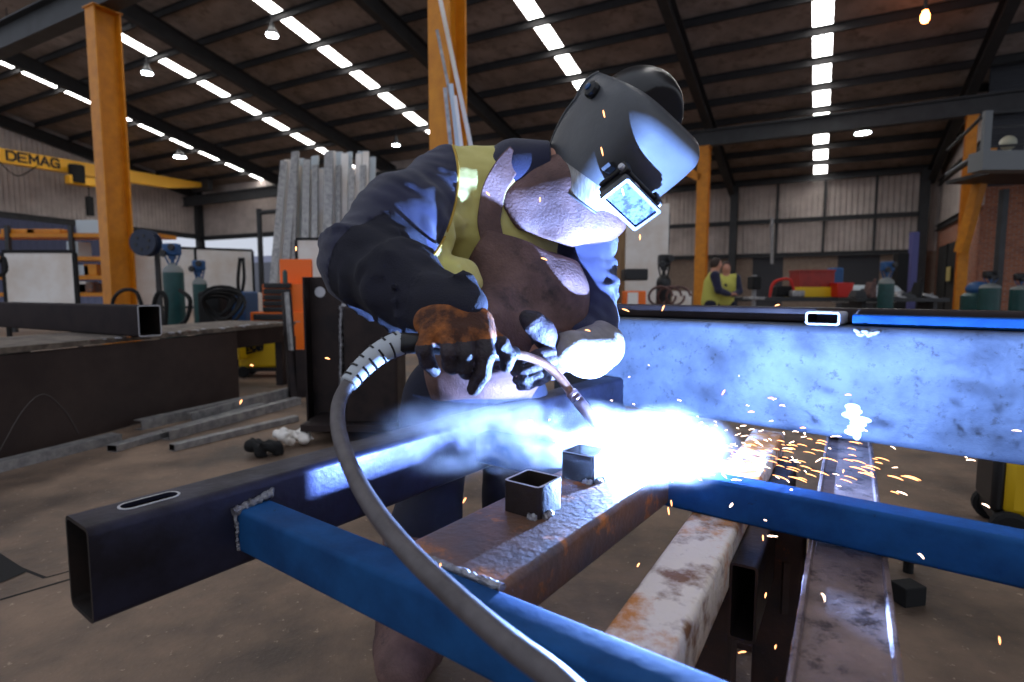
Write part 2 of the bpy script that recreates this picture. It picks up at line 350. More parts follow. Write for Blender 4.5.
# right hand side wall: cladding over brick
slab('wall_right', AB(33.6, -4.7, 4.0), A * -8.6, Z * 3.7, M['clad'], .06, 'ribbed side wall above brick')
slab('wall_right_base', AB(33.6, -4.7, 0), A * -8.6, Z * 4.0, M['brick'], .06, 'brick side wall')
member('wall_girt', AB(25, -4.6, 4.0), AB(33.5, -4.6, 4.0), .2, .25, M['girder'], 'dark girt above the brick side wall')
member('wall_girt', AB(25, -4.6, 6.1), AB(33.5, -4.6, 6.1), .2, .25, M['girder'], 'upper girt on the side wall')
slab('wall_front_brick', AB(25.2, -4.7, 0), B * -12, Z * 4.6, M['brick'], .2, 'brick wall facing the workshop')
slab('wall_front_upper', AB(25.6, -4.7, 4.6), B * -12, Z * 5.0, M['slat'], .1, 'dark wall above the brick')
mb = MB(); mb.box(AB(29.0, -4.45, 1.5), (4.6, .1, 3.0), look(A)); mb.box(AB(29.0, -4.38, 1.5), (.06, .06, 3.0), look(A), 0)
struct(obj('door_7', mb, M['blackmatt']), 'black sliding door in the side wall')
mb = MB(); mb.box(AB(28.0, -4.3, 1.75), (.8, .03, .55), look(A)); tag(obj('warning_sign', mb, mat('faded yellow sign', rgb(176, 158, 96), rough=.7), bevel=.01), 'faded yellow square sign on the black sliding door', 'sign')
mb = MB(); mb.box(AB(25.05, -5.95, 3.3), (.03, 1.1, .32), look(A)); tag(obj('wall_sign', mb, M['white'], bevel=.01), 'small white oblong sign high on the brick wall', 'sign')
# runway girders and orange columns
def runway(a, b0, b1, label, dz=0):
    t = thing('runway_girder', AB(a, b0, H + 5.9), label, 'girder', kind='structure')
    mb = MB(); mb.prism(ibeam(.34, .62, .03, .025), AB(a, b0, H + 6.2 + dz), look(B), b1 - b0); obj('girder_beam', mb, M['girder'], t)
    mb = MB(); mb.box(AB(a, (b0 + b1) / 2, H + 6.55 + dz), (b1 - b0, .07, .07), look(B)); obj('crane_track', mb, M['girder'], t)
runway(25.0, -16, 40.2, 'long dark crane runway girder crossing the shed at the rear')
runway(6.6, -4, 34, 'dark crane runway girder resting on the near orange columns', -.28)
def col(a, b, w, d, z, label, foot=True):
    t = thing('crane_column', AB(a, b), label, 'column', kind='structure')
    mb = MB(); mb.prism(ibeam(w, d, .035, .03), AB(a, b, 0), look(Z, A), z); obj('column_shaft', mb, M['orange'], t, bevel=.004)
    mb = MB(); mb.box(AB(a, b, .02), (d + .15, w + .15, .04), look(A)); mb.box(AB(a, b, z + .012), (d + .06, w + .06, .024), look(A)); obj('base_plate', mb, M['orange'], t)
    return t
col(6.6, 12.97, .34, .50, H + 5.58, 'broad orange steel column on the left below the crane girder')
col(6.6, 4.58, .34, .42, H + 5.58, 'orange steel column rising straight behind the welder')
col(25.0, 4.55, .45, .5, H + 5.86, 'slender distant orange column right of the welding helmet')
c4 = col(25.0, -4.2, .30, .34, H + 5.86, 'orange column with a slanting brace in front of the brick wall')
mb = MB(); mb.prism(rrect(.3, .3, .02), C(961, 252, 19.6), look(C(986, 160, 19.0) - C(961, 252, 19.6)), 3.4); obj('brace', mb, M['orange'], c4)
mb = MB(); mb.prism(rrect(.3, .34, .02), AB(24.9, 4.6, H + 4.6), look(AB(24.9, 6.2, H + 5.5) - AB(24.9, 4.6, H + 4.6)), 1.9)
struct(obj('column_knee', mb, M['orange']), 'orange knee bracket on the distant column')
# mezzanine at the right
t = thing('mezzanine_platform', AB(20.6, -6.6), 'grey steel platform with handrail high on the right', 'platform')
mb = MB()
p = C(958, 172, 15.5); q = C(1100, 158, 15.5)
mb.box(C(1035, 162, 15.6), (3.2, .5, .5)); obj('edge_beam', mb, M['frame_grey'], t)
mb = MB(); mb.box(C(1040, 172, 17.5), (3.1, 3.4, .12)); obj('deck', mb, M['girder'], t)
for x in (986, 1030): 
    mb = MB(); mb.box(C(x, 140, 15.6), (.2, .1, 1.5)); obj('guard_post', mb, M['frame_grey'], t)
for y in (113, 128, 147):
    mb = MB(); mb.tube([C(986, y, 15.6), C(1090, y - 7, 15.6)], .035, 8); obj('guard_rail', mb, M['girder'], t)
mb = MB(); mb.tube([C(986, 113, 15.6), C(948, 150, 18.8)], .05, 8); mb.tube([C(986, 150, 15.6), C(948, 175, 18.8)], .09, 8); obj('side_rail', mb, M['girder'], t)
for x in (975, 1075):
    q = C(x, 300, 17.5); mb = MB(); mb.box((q.x + .9, 17.8, 2.1), (.18, .18, 4.2)); obj('leg', mb, M['girder'], t)
mb = MB(); mb.ell(C(1008, 143, 16.6), (.2, .2, .2)); mb.tube([C(1008, 143, 16.6), C(1008, 166, 16.6)], .07, 10)
tag(obj('floodlight', mb, mat('pale lamp glass', rgb(190, 190, 170), rough=.3), smooth=True), 'small pale floodlight standing on the grey platform', 'lamp')
# overhead crane
t = thing('overhead_crane', AB(25, 38, H + 7.12), 'yellow overhead crane with black lettering along its girder', 'crane')
mb = MB(); mb.prism([(-.22, 0), (.22, 0), (.22, .72), (-.22, .72)], AB(6.0, 38, H + 6.62), look(A), 16.5)
pr = [AB(22.5, 38, H + 6.62), AB(24.9, 38, H + 7.04), AB(24.9, 38, H + 7.34), AB(22.5, 38, H + 7.34)]
vs = [p + B * s for s in (-.22, .22) for p in pr]
mb.add(vs, [(0, 1, 2, 3), (7, 6, 5, 4), (0, 4, 5, 1), (1, 5, 6, 2), (2, 6, 7, 3), (3, 7, 4, 0)]); obj('girder_box', mb, M['craneyellow'], t)
mb = MB(); mb.box(AB(25.0, 38, H + 7.17), (.35, 1.8, .75), look(A)); obj('end_carriage', mb, M['girder'], t)
h = MB(); h.box(AB(17.3, 37.4, H + 6.17), (1.3, .6, .5), look(A)); hh = obj('hoist', h, M['craneyellow'], t, bevel=.05)
h = MB(); h.lathe([(.35, -.5), (.38, -.45), (.38, .45), (.35, .5)], AB(17.1, 37.3, H + 6.52), look(Z, A) @ Matrix.Rotation(PI / 2, 3, 'Y'), 20); obj('hoist_drum', h, M['blackmatt'], hh)
h = MB(); h.tube([AB(17.7, 37.4, H + 6.02), AB(17.7, 37.4, H + 4.32)], .03, 6); obj('lifting_rope', h, M['blackmatt'], hh)
h = MB(); h.box(AB(17.7, 37.4, H + 4.82), (.35, .3, 1.1), look(A)); obj('hook_block', h, M['blackmatt'], hh, bevel=.06)
h = MB()
for k in range(4): h.tube(spline([AB(8.6 + 1.7 * k, 37.7, H + 6.67), AB(9.4 + 1.7 * k, 37.7, H + 6.02 if k % 2 else H + 6.22), AB(10.3 + 1.7 * k, 37.7, H + 6.67)], 6), .03, 6)
obj('festoon_cable', h, M['blackmatt'], t)
STROKES = {   # block letters as strokes on a unit cell
 'D': [((0, 0), (0, 1)), ((0, 1), (.6, 1)), ((.6, 1), (.9, .75)), ((.9, .75), (.9, .25)), ((.9, .25), (.6, 0)), ((.6, 0), (0, 0))],
 'E': [((0, 0), (0, 1)), ((0, 1), (.85, 1)), ((0, .5), (.7, .5)), ((0, 0), (.85, 0))],
 'M': [((0, 0), (0, 1)), ((0, 1), (.45, .35)), ((.45, .35), (.9, 1)), ((.9, 1), (.9, 0))],
 'A': [((0, 0), (.45, 1)), ((.45, 1), (.9, 0)), ((.18, .35), (.72, .35))],
 'G': [((.85, .85), (.6, 1)), ((.6, 1), (.2, 1)), ((.2, 1), (0, .75)), ((0, .75), (0, .25)), ((0, .25), (.2, 0)), ((.2, 0), (.85, 0)), ((.85, 0), (.85, .45)), ((.85, .45), (.5, .45))],
 'S': [((.85, .9), (.1, 1)), ((.1, 1), (0, .6)), ((0, .6), (.85, .42)), ((.85, .42), (.8, 0)), ((.8, 0), (0, .05))],
 'B': [((0, 0), (0, 1)), ((0, 1), (.75, .95)), ((.75, .95), (.75, .55)), ((.75, .5), (0, .5)), ((.85, .45), (.85, .05)), ((.85, 0), (0, 0))]}
def letters(word, o, ex, ez, w, h, thick, depth=.01, gap=1.2):
    mb = MB(); n = ex.cross(ez).normalized()
    for i, ch in enumerate(word):
        for (p, q) in STROKES[ch]:
            P = o + ex * ((i * gap + p[0]) * w) + ez * (p[1] * h); Q = o + ex * ((i * gap + q[0]) * w) + ez * (q[1] * h)
            mb.box((P + Q) / 2, ((Q - P).length + thick * .9, depth, thick), look(Q - P, n.cross(Q - P)))
    return mb
obj('lettering', letters('DEMAG', AB(14.15, 37.76, H + 6.80), A, Z, .41, .44, .10), M['black'], t)
# high bay lamps
hb = None
def lamp(p, r, label, m='lamp'):
    t = thing('high_bay_light', p, label, 'light', 'high bay lights under the roof')
    mb = MB(); mb.lathe([(r, 0), (r * 1.05, .03), (r * .9, .1), (r * .4, .28), (r * .35, .4)], p, None, 20); obj('lamp_housing', mb, M['girder'], t)
    mb = MB(); mb.lathe([(r * .93, -.02), (r * .93, .005)], p, None, 20); obj('lamp_lens', mb, M[m], t)
    mb = MB(); mb.tube([p + Z * .4, p + Z * .9], .02, 6); obj('hanger', mb, M['girder'], t)
def rp(x, y, drop=.95):
    r = ray(x, y); a = r.dot(A); tt = (13.16 - drop) / (r.z + .218 * a); p = r * tt; p.z += H; return p
lamp(rp(272, 35), .22, 'round white high bay light between two skylight strips, highest')
lamp(rp(147, 73), .22, 'round white high bay light just right of the broad orange column')
lamp(rp(180, 157), .34, 'faint distant high bay light below the far skylight strip')
lamp(rp(863, 133), .3, 'small white high bay light beside the straight right skylight strip')
lamp(rp(8, 32), .2, 'small white light at the edge of the far left roof')
lamp(rp(396, 145), .2, 'tiny distant light right of the leaning silver sections')
p = rp(925, 18); t = thing('amber_beacon', p, 'glowing amber beacon hanging under the dark roof at the right', 'light')
mb = MB(); mb.lathe([(.07, -.12), (.11, -.05), (.11, .06), (.06, .2)], p, None, 16); obj('beacon_dome', mb, M['lamp_orange'], t)
mb = MB(); mb.tube([p + Z * .2, p + Z * .9], .05, 8); obj('hanger', mb, M['girder'], t)
# outside, beyond the open bay
slab('exterior_shed_wall', AB(36, 14, 0), B * 110, Z * 3.7, mat('neighbour wall', rgb(120, 122, 130), rough=.8), .1, 'neighbouring shed wall outside')
slab('exterior_shed_roof', AB(36, 14, 3.7), B * 110, A * 8 + Z * 1.3, mat('neighbour roof', rgb(120, 124, 150), rough=.6, wave=((1, 0, 0), .4, .06)), .1, 'neighbouring roof outside')
slab('exterior_side_wall', AB(0, 50, 0), A * 26, Z * 7.5, mat('neighbour side', rgb(84, 86, 108), rough=.7, wave=((1, 0, 0), .5, .06)), .1, 'dark building outside the open side')
# ================================================================== MIDDLE GROUND
def X(x, Y): return C(x, 290, Y).x            # sideways place of a column of the picture at depth Y
def put(x, Y, z=0.0): return Vector((X(x, Y), Y, z))
# white screens on dark frames
def screen(x0, x1, Y0, Y1, z0, z1, label, n=1):
    p = put(x0, Y0); q = put(x1, Y1); d = q - p; R = look(d); L = d.length
    t = thing('welding_screen', (p + q) / 2, label, 'screen', R=R)
    mb = MB()
    for k in range(n): mb.box(p + d * ((k + .5) / n) + Z * (z0 + z1) / 2, (L / n - .05, .03, z1 - z0), R)
    obj('screen_panel', mb, M['white'], t, bevel=.005)
    for k in range(n + 1):
        mb = MB(); mb.box(p + d * (k / n) + Z * (z1 + .0) / 2, (.05, .06, z1), R); obj('post', mb, M['blackmatt'], t)
    for zz in (z1 + .02, z0 - .02):
        mb = MB(); mb.box((p + q) / 2 + Z * zz, (L, .05, .05), R); obj('frame_rail', mb, M['blackmatt'], t)
    for k in (0, n):
        mb = MB(); mb.box(p + d * (k / n) + Z * .03, (.07, .7, .06), R); obj('foot', mb, M['blackmatt'], t)
    return t
screen(134, 254, 12.5, 13.8, .75, 1.12 + .93, 'long white stained screen of two panels behind the green gas cylinders', 2)
screen(6, 77, 9.6, 9.6, .6, 1.12 + .62, 'white board standing alone at the far left beside the orange column')
screen(298, 345, 11, 11, .8, 1.12 + .95, 'white screen with dark edge behind the welder\'s bent arm')
# orange shelving with goods
t = thing('storage_rack', put(100, 15.5), 'orange storage rack with pale goods behind the orange column', 'rack')
for z in (1.0, 1.45, 1.95, 2.55):
    mb = MB(); mb.box(put(75, 15.5, z), (5.2, .8, .1)); obj('shelf', mb, M['orange'], t)
for x in (12, 75, 130):
    mb = MB(); mb.box(put(x, 15.1, 1.4), (.1, .1, 2.8)); obj('upright', mb, M['girder'], t)
for i, (x, z, w, h, m) in enumerate(((84, 1.05, .5, .3, 'white'), (92, 1.05, .4, .25, 'rustbar'), (86, 1.5, .6, .28, 'tank'), (98, 1.5, .35, .3, 'orange'), (82, 2.0, .3, .4, 'tank'), (30, 2.6, .9, .12, 'orange'), (55, 2.6, .9, .12, 'orange'), (98, 2.6, .6, .35, 'tank'))):
    mb = MB(); mb.box(put(x, 15.4, z + h / 2), (w, .5, h)); tag(obj('stored_box', mb, M[m], bevel=.02), ['pale carton on the lowest orange shelf, leftmost', 'brown carton on the lowest orange shelf', 'pale carton on the middle orange shelf', 'orange tub on the middle orange shelf', 'tall pale carton on the third orange shelf', 'flat orange tray on the top shelf, near its left end', 'flat orange tray on the top shelf, near its middle', 'pale bulky carton on the top shelf beside the column'][i], 'box')
# gas cylinders
def cylinder(p, r, h, label, body='cyl', reg=True, guard='bluep'):
    t = thing('gas_cylinder', p, label, 'gas cylinder'); p = Vector(p)
    mb = MB(); mb.lathe([(r * .9, 0), (r, .03), (r, h * .9)], p, None, 24); obj('cylinder_body', mb, M[body], t, smooth=True)
    mb = MB(); mb.lathe([(r, h * .9), (r * .93, h * .935), (r * .7, h * .965), (r * .36, h * .985), (r * .3, h)], p, None, 24); obj('shoulder', mb, M['cylgrey'] if body == 'cyl' else M['black'], t, smooth=True)
    mb = MB(); mb.lathe([(.03, h), (.03, h + .07)], p, None, 12); mb.box(p + Z * (h + .1), (.1, .07, .08)); v = obj('valve', mb, M['bluep'] if body == 'cyl' else M['black'], t, bevel=.008)
    if reg:
        mb = MB(); mb.box(p + Z * (h + .22), (r * 1.6, .16, .2)); obj('regulator_guard', mb, M[guard] if body == 'cyl' else M['black'], t, bevel=.03)
        for s in (-1, 1):
            mb = MB(); mb.lathe([(.055, 0), (.06, .02), (.05, .04)], p + Vector((s * .07, -.12, h + .2 + .05 * s)), Matrix.Rotation(PI / 2, 3, 'X'), 16); obj('gauge', mb, M['black'], t)
        for s in (-1, 1):
            mb = MB(); mb.tube([p + Vector((s * r * .8, 0, h + .12)), p + Vector((s * .05, 0, h - .05))], .014, 6); obj('guard_stay', mb, M['bluep'] if body == 'cyl' else M['black'], t)
    return t
def zt(y, Y): return H - math.tan(math.atan((y - CY) / F) + PH) * Y
Y = 9.5; cylinder(put(174, Y), .155, zt(263, Y), 'tall green gas cylinder with blue regulator guard, left of the pair')
Y = 11; cylinder(put(200, Y), .125, zt(277, Y), 'slimmer green gas cylinder before the white screen, right of the pair')
cylinder(put(886, 12), .15, zt(277, 12), 'green gas cylinder standing near the blue post at the rear wall')
for k, (x, Y, r, y, lab) in enumerate(((890, 17, .26, 291, ''), )): pass
cylinder(put(897 + 93, 15.2), .24, zt(283, 15.2), 'dark green gas cylinder with black guard beside the brick wall', guard='black')
cylinder(put(1021, 15.6), .24, zt(285, 15.6), 'dark green gas cylinder at the brick wall, cut by the picture edge', guard='black')
for k, (x, lab) in enumerate(((978, 'green drum with a blue ball shaped cap below the brick wall'), (994, 'plain green drum beside the blue capped drum'))):
    if k == 1: continue
    p = put(x, 16.5); t = thing('gas_drum', p, lab, 'drum')
    mb = MB(); mb.lathe([(.38, 0), (.4, .05), (.4, zt(296, 16.5)), (.3, zt(293, 16.5))], p, None, 24); obj('drum_body', mb, M['cyl'], t, smooth=True)
    mb = MB(); mb.ell(p + Z * zt(289, 16.5), (.3, .3, .22)); obj('drum_cap', mb, M['bluep'], t, smooth='all')
# round hose reel
p = C(146, 243, 11.8); t = thing('hose_reel', p, 'dark round reel mounted above the white screen beside the orange column', 'hose reel')
R = Matrix.Rotation(PI / 2, 3, 'X')
mb = MB(); mb.lathe([(.06, -.12), (.27, -.12), (.27, -.09), (.2, -.09), (.2, .09), (.27, .09), (.27, .12), (.06, .12)], p, R, 32); obj('reel_drum', mb, mat('dark blue reel', rgb(30, 40, 62), rough=.5), t, bevel=.004)
for k in range(6):
    a = k * PI / 3 + .3; mb = MB(); mb.lathe([(.03, 0), (.03, .012)], p + Vector((.14 * math.cos(a), -.12, .14 * math.sin(a))), R, 12); obj('reel_hole', mb, M['girder'], t)
mb = MB(); mb.box(p + Vector((0, .2, 0)), (.1, .3, .1)); mb.box(Vector((p.x, p.y + .35, p.z / 2 + .1)), (.08, .08, p.z + .2)); obj('bracket', mb, M['girder'], t)
# hoses and leads in a tangle behind the bench
for i, (pts, r, lab) in enumerate((
    ([(153, 320, 8.2), (155, 300, 8), (160, 292, 8), (166, 300, 8), (165, 330, 8)], .03, 'black hose loop beside the tall green cylinder'),
    ([(112, 312, 7.2), (114, 298, 7.2), (124, 290, 7), (136, 292, 7), (142, 306, 7)], .022, 'black lead looping in front of the broad orange column'),
    ([(180, 290, 8.5), (190, 300, 8.4), (186, 320, 8.4), (170, 330, 8.3)], .03, 'black hose drooping off the tall cylinder'),
    ([(240, 258, 12.3), (238, 280, 12.2), (240, 296, 12.2), (244, 280, 12.2), (243, 258, 12.3)], .035, 'dark cord hanging in a loop over the white screen'),
    ([(0, 262, 9.3), (4, 258, 9.3), (6, 270, 9.3), (0, 276, 9.3)], .03, 'dark bent pipe at the far left edge'))):
    mb = MB(); mb.tube(spline([C(*q) for q in pts], 8), r, 8); tag(obj('hose', mb, M['blackmatt'], smooth=True), lab, 'hose')
t = thing('wire_feeder', put(215, 8.6), 'dark tangle of leads piled on a wire feeder behind the bench', 'wire feeder')
q = put(215, 8.6, .6); mb = MB(); mb.box(q, (.34, .4, 1.0)); obj('feeder_case', mb, M['blackmatt'], t, bevel=.04)
for k in range(7):
    rr = .17 + .02 * k; c = put(216 + k * 1.2, 8.3 - .04 * k, .88 + .03 * (k % 3))
    mb = MB(); mb.tube([c + Vector((rr * math.cos(a * PI / 10), .1 * math.sin(a * PI / 5), rr * .85 * math.sin(a * PI / 10))) for a in range(21)], .022, 6); obj('coiled_lead', mb, M['blackmatt'], t, smooth=True)
mb = MB(); mb.box(put(234, 9, .55), (.55, .5, 1.1)); tag(obj('blue_bin', mb, M['bluep'], bevel=.03), 'blue painted bin between the leads and the orange cabinet', 'bin')
mb = MB(); mb.box(put(246, 10, .5), (.4, .4, 1.15)); tag(obj('parts_box', mb, M['white'], bevel=.02), 'pale box wedged beside the blue bin', 'box')
# orange tool cabinet
Yc = 8.4; s = Yc / F
def cab(x0, x1, y0, y1, Y, dep, m, name, par, bev=.01):
    a, b = C(x0, y0, Y), C(x1, y1, Y); z0, z1 = min(a.z, b.z), max(a.z, b.z)
    mb = MB(); mb.box(((a.x + b.x) / 2, Y + dep / 2, (z0 + z1) / 2), (abs(b.x - a.x), dep, z1 - z0)); return obj(name, mb, m, par, bevel=bev)
t = thing('tool_cabinet', put(290, Yc + .3), 'orange roller tool cabinet with black drawers and open lid', 'tool cabinet')
cab(262, 314, 284, 312, Yc, .6, M['tool_orange'], 'top_chest', t); cab(250, 314, 312, 366, Yc - .05, .65, M['tool_orange'], 'cabinet_body', t)
cab(279, 312, 259, 284, Yc + .5, .06, M['tool_orange'], 'lid', t)
for k in range(5):
    d = cab(263, 290, 283 + k * 6, 288 + k * 6, Yc - .06, .06, M['black'], 'drawer', t, .006)
    cab(266, 287, 284 + k * 6, 285 + k * 6, Yc - .08, .02, M['girder'], 'drawer_handle', d, 0)
for k in range(5):
    d = cab(253, 284, 314 + k * 7, 320 + k * 7, Yc - .12, .06, M['black'], 'drawer', t, .006)
    cab(256, 281, 315 + k * 7, 316 + k * 7, Yc - .14, .02, M['girder'], 'drawer_handle', d, 0)
for x in (255, 310):
    q = put(x, Yc + .1, .07); mb = MB(); mb.lathe([(.065, -.03), (.07, -.02), (.07, .02), (.065, .03)], q, Matrix.Rotation(PI / 2, 3, 'Y'), 16); obj('castor', mb, M['blackmatt'], t)
mb = MB(); q = C(285, 276, Yc + .2); mb.lathe([(.035, -.12), (.035, .06), (.015, .09)], q, None, 14); tag(obj('spray_can', mb, M['cyl'], smooth=True), 'small green can standing on top of the orange cabinet', 'can')
# yellow welding power source on the floor
def weld_machine(p, w, h, d, label, rz=0):
    t = thing('welding_machine', p, label, 'welding machine', rz=rz); W = WM[t.name]
    def bx(c, sz, m, n, b=.01, par=t):
        mb = MB(); mb.box(W @ Vector(c), sz, W.to_3x3()); return obj(n, mb, m, par, bevel=b)
    bx((0, 0, h / 2 + .12), (w, d, h), M['yellow'], 'machine_case', .04)
    bx((-w / 2 - .01, 0, h / 2 + .12), (.05, d * .92, h * .92), M['black'], 'front_panel', .02)
    bx((w / 2 + .01, 0, h / 2 + .12), (.05, d * .92, h * .92), M['black'], 'rear_panel', .02)
    bx((0, 0, .1), (w * 1.1, d * .95, .05), M['black'], 'skid', .01)
    mb = MB(); mb.tube([W @ Vector(q) for q in ((-w * .35, 0, h + .1), (-w * .3, 0, h + .17), (w * .3, 0, h + .17), (w * .35, 0, h + .1))], .02, 8); obj('carry_handle', mb, M['black'], t, smooth=True)
    for s in (-1, 1):
        for q in (-1, 1):
            mb = MB(); mb.lathe([(.06, -.03), (.075, -.02), (.075, .02), (.06, .03)], W @ Vector((s * w * .4, q * d * .5, .075)), W.to_3x3() @ Matrix.Rotation(PI / 2, 3, 'X'), 16); obj('wheel', mb, M['blackmatt'], t)
    return t, bx, W
tw, bx, W = weld_machine(put(264, 7.4), .62, .42, .3, 'small yellow welding machine on the floor beyond the black bench', .1)
obj('lettering', letters('ESAB', W @ Vector((-.2, -.158, .31)), W.to_3x3() @ Vector((1, 0, .25)), W.to_3x3() @ Vector((.15, 0, 1)), .045, .08, .022, .006), M['black'], tw)
mb = MB(); mb.box(put(238, 7.2, .4), (.12, .3, .3)); tag(obj('wire_box', mb, M['yellow'], bevel=.01), 'yellow box half hidden by the black bench, left of the welding machine', 'box')
# posts and plates right of the bench
t = thing('steel_upright', put(292, 5.9), 'leaning dark steel upright with pale top beside the black bench', 'upright')
mb = MB(); mb.prism(rrect(.09, .09, .01), put(290, 5.9, 0), look(C(286, 292, 6.0) - put(290, 5.9, 0)), 1.1); obj('upright_post', mb, M['steel_black'], t)
mb = MB(); mb.prism(rrect(.03, .05, .005), put(289, 5.83, .5), look(C(286, 290, 5.95) - put(290, 5.9, .2)), .6); obj('pale_strip', mb, M['zinc'], t)
mb = MB(); mb.prism([(-.02, 0), (.02, 0), (.02, .5), (-.02, .5)], put(294, 5.9, 0), look(Vector((1, .1, 0))), .2); obj('gusset', mb, M['steel_black'], t)
# leaning silver sections
random.seed(11)
NP = 27
for k in range(NP):
    x = 266 + k * 3.9; Yb = 12.6 + (k % 3) * .22; w = random.uniform(.12, .20)
    p = put(x, Yb, 0); lean = 18 if k < 6 else random.uniform(2, 8); top = C(x + lean, random.uniform(150, 170), Yb + 1.3)
    mb = MB(); mb.prism(channel(w, .06, .008), p, look(top - p, Vector((random.uniform(-.4, .4), -1, 0))), (top - p).length)
    tag(obj('leaning_channel', mb, [M['zinc'], M['white'], M['tank']][k * 7 % 3]), 'long silver steel channel leaning upright in the stack behind the welder', 'steel channel', 'silver channels leaning behind the welder')
mb = MB(); mb.tube([put(262, 14.9, 3.1), put(420, 14.3, 3.4)], .06, 8); mb.tube([put(262, 14.9, 0), put(262, 14.9, 3.2)], .07, 8); mb.tube([put(420, 14.3, 0), put(420, 14.3, 3.5)], .07, 8)
tag(obj('leaning_rack', mb, M['girder']), 'dark pipe rail that holds up the leaning silver channels', 'rack')
for i, (xb, xt, yt, w, m) in enumerate(((520, 433, -35, .05, 'white'), (508, 437, 30, .035, 'zinc'), (474, 445, 88, .045, 'zinc'), (482, 451, 84, .05, 'tank'), (492, 455, 96, .04, 'white'))):
    p = put(xb, 7.1 - .05 * i, 0); q = C(xt, yt, 7.0 - .05 * i)
    mb = MB(); mb.prism(channel(w, .03, .005), p, look(q - p, Vector((0, -1, 0))), (q - p).length)
    tag(obj('leaning_trim', mb, M[m]), ['longest slim pale strip leaning across the middle orange column', 'slim silver strip just under the longest pale strip', 'short silver strip at the left of the bundle on the middle orange column', 'short pale strip in the middle of the bundle on the orange column', 'short white strip at the right of the bundle on the orange column'][i], 'steel strip')
# things right of the helmet
mb = MB(); mb.box(put(646, 11.5, (zt(302, 11.5) + zt(213, 11.5)) / 2 + .02), (.85, .05, zt(213, 11.5) - zt(318, 11.5)))
tb = thing('white_board', put(646, 11.5), 'tall blank white board on posts right of the welder', 'board'); obj('board_sheet', mb, M['white'], tb, bevel=.005)
for x in (626, 666):
    mb = MB(); mb.box(put(x, 11.56, zt(213, 11.5) / 2), (.07, .07, zt(213, 11.5))); obj('board_post', mb, M['girder'], tb)
mb = MB(); mb.box(put(616, 9.5, zt(205, 9.5) / 2), (.27, .06, zt(205, 9.5))); tag(obj('plywood_sheet', mb, mat('plywood', rgb(150, 120, 84), rgb(120, 92, 62), scale=5, rough=.8, stretch=(4, 4, .5))), 'tall brown plywood strip just right of the welder\'s sleeve', 'plywood')
t = thing('plasma_cutter', put(632, 9), 'orange cased machine with black top between plywood and black cylinder', 'machine')
a, b = zt(308, 9), zt(278, 9)
mb = MB(); mb.box(put(634, 9, (b - .4) / 2 + .1), (.32, .3, b - .2)); obj('machine_case', mb, M['tool_orange'], t, bevel=.02)
mb = MB(); mb.box(put(634, 9, b + .05), (.36, .34, .18)); obj('machine_top', mb, M['black'], t, bevel=.02)
mb = MB(); mb.box(put(633, 8.82, b - .35), (.16, .02, .25)); obj('front_label', mb, M['white'], t)
cylinder(put(663.5, 9.5), .12, zt(274, 9.5), 'black gas cylinder with dark regulator left of the distant orange column', 'black')
for k in range(3):
    c = put(662 + k * 9, 9.1, zt(296, 9.1)); mb = MB(); mb.tube([c + Vector((.17 * math.cos(a * PI / 8), .02 * a, .15 * math.sin(a * PI / 8))) for a in range(17)], .02, 6)
    tag(obj('hose_coil', mb, M['leather'], smooth=True), ['dark hose coil hung left of the black cylinder base', 'dark hose coil hung in front of the black cylinder', 'dark hose coil hung right of the black cylinder'][k], 'hose')
mb = MB(); mb.box(put(682, 10.5, .55), (.34, .04, 1.1)); tag(obj('low_partition', mb, M['white']), 'low white panel beside the distant orange column', 'panel')
# bench across the back right, with goods on it
zb = H - .17
t = thing('long_workbench', put(810, 14), 'long dark workbench carrying tools below the rear wall', 'workbench')
mb = MB(); mb.box(put(810, 14, zb - .05), (4.6, 1.0, .1)); obj('bench_top', mb, M['girder'], t)
for x in (735, 885):
    for d in (-.4, .4):
        mb = MB(); mb.box(put(x, 14 + d, (zb - .1) / 2), (.1, .1, zb - .1)); obj('leg', mb, M['girder'], t)
tr = thing('red_chest', put(812, 14, zb), 'red steel chest with yellow edge on the rear workbench', 'tool chest')
mb = MB(); mb.box(put(811, 14, zb + .42), (.85, .5, .38)); obj('chest_body', mb, M['red'], tr, bevel=.01)
mb = MB(); mb.box(put(811, 14, zb + .63), (.88, .54, .05)); obj('chest_lid', mb, M['red'], tr, bevel=.01)
mb = MB(); mb.box(put(811, 14, zb + .12), (1.1, .6, .24)); obj('yellow_base', mb, M['yellow'], tr, bevel=.01)
tr = thing('red_bin', put(841, 13.6, zb), 'bright red plastic bin at the right end of the red chest', 'bin')
mb = MB(); mb.box(put(841, 13.6, zb + .17), (.34, .34, .34), taper=1.12); obj('bin_shell', mb, M['redbright'], tr, bevel=.01)
mb = MB(); mb.box(put(834, 14.2, zb + .36), (.3, .3, .72)); tag(obj('blue_case', mb, M['bluep'], bevel=.05), 'blue case standing behind the bright red bin', 'case')
tr = thing('pipe_threader', put(784, 13.7, zb), 'red tubular machine frame with dark motor left of the red chest', 'machine')
mb = MB(); mb.tube(spline([put(770, 13.7, zb), put(772, 13.7, zb + .3), put(780, 13.7, zb + .42), put(790, 13.7, zb + .4), put(796, 13.7, zb)], 6), .03, 8); mb.tube(spline([put(770, 14.1, zb), put(773, 14.1, zb + .3), put(780, 14.1, zb + .42), put(791, 14.1, zb + .4), put(797, 14.1, zb)], 6), .03, 8)
obj('tube_frame', mb, M['redbright'], tr, smooth=True)
mb = MB(); mb.box(put(783, 13.9, zb + .14), (.4, .3, .26)); obj('motor', mb, M['blackmatt'], tr, bevel=.04)
mb = MB(); mb.box(put(797, 13.6, zb + .08), (.3, .2, .16)); obj('gear_case', mb, M['zinc'], tr, bevel=.03)
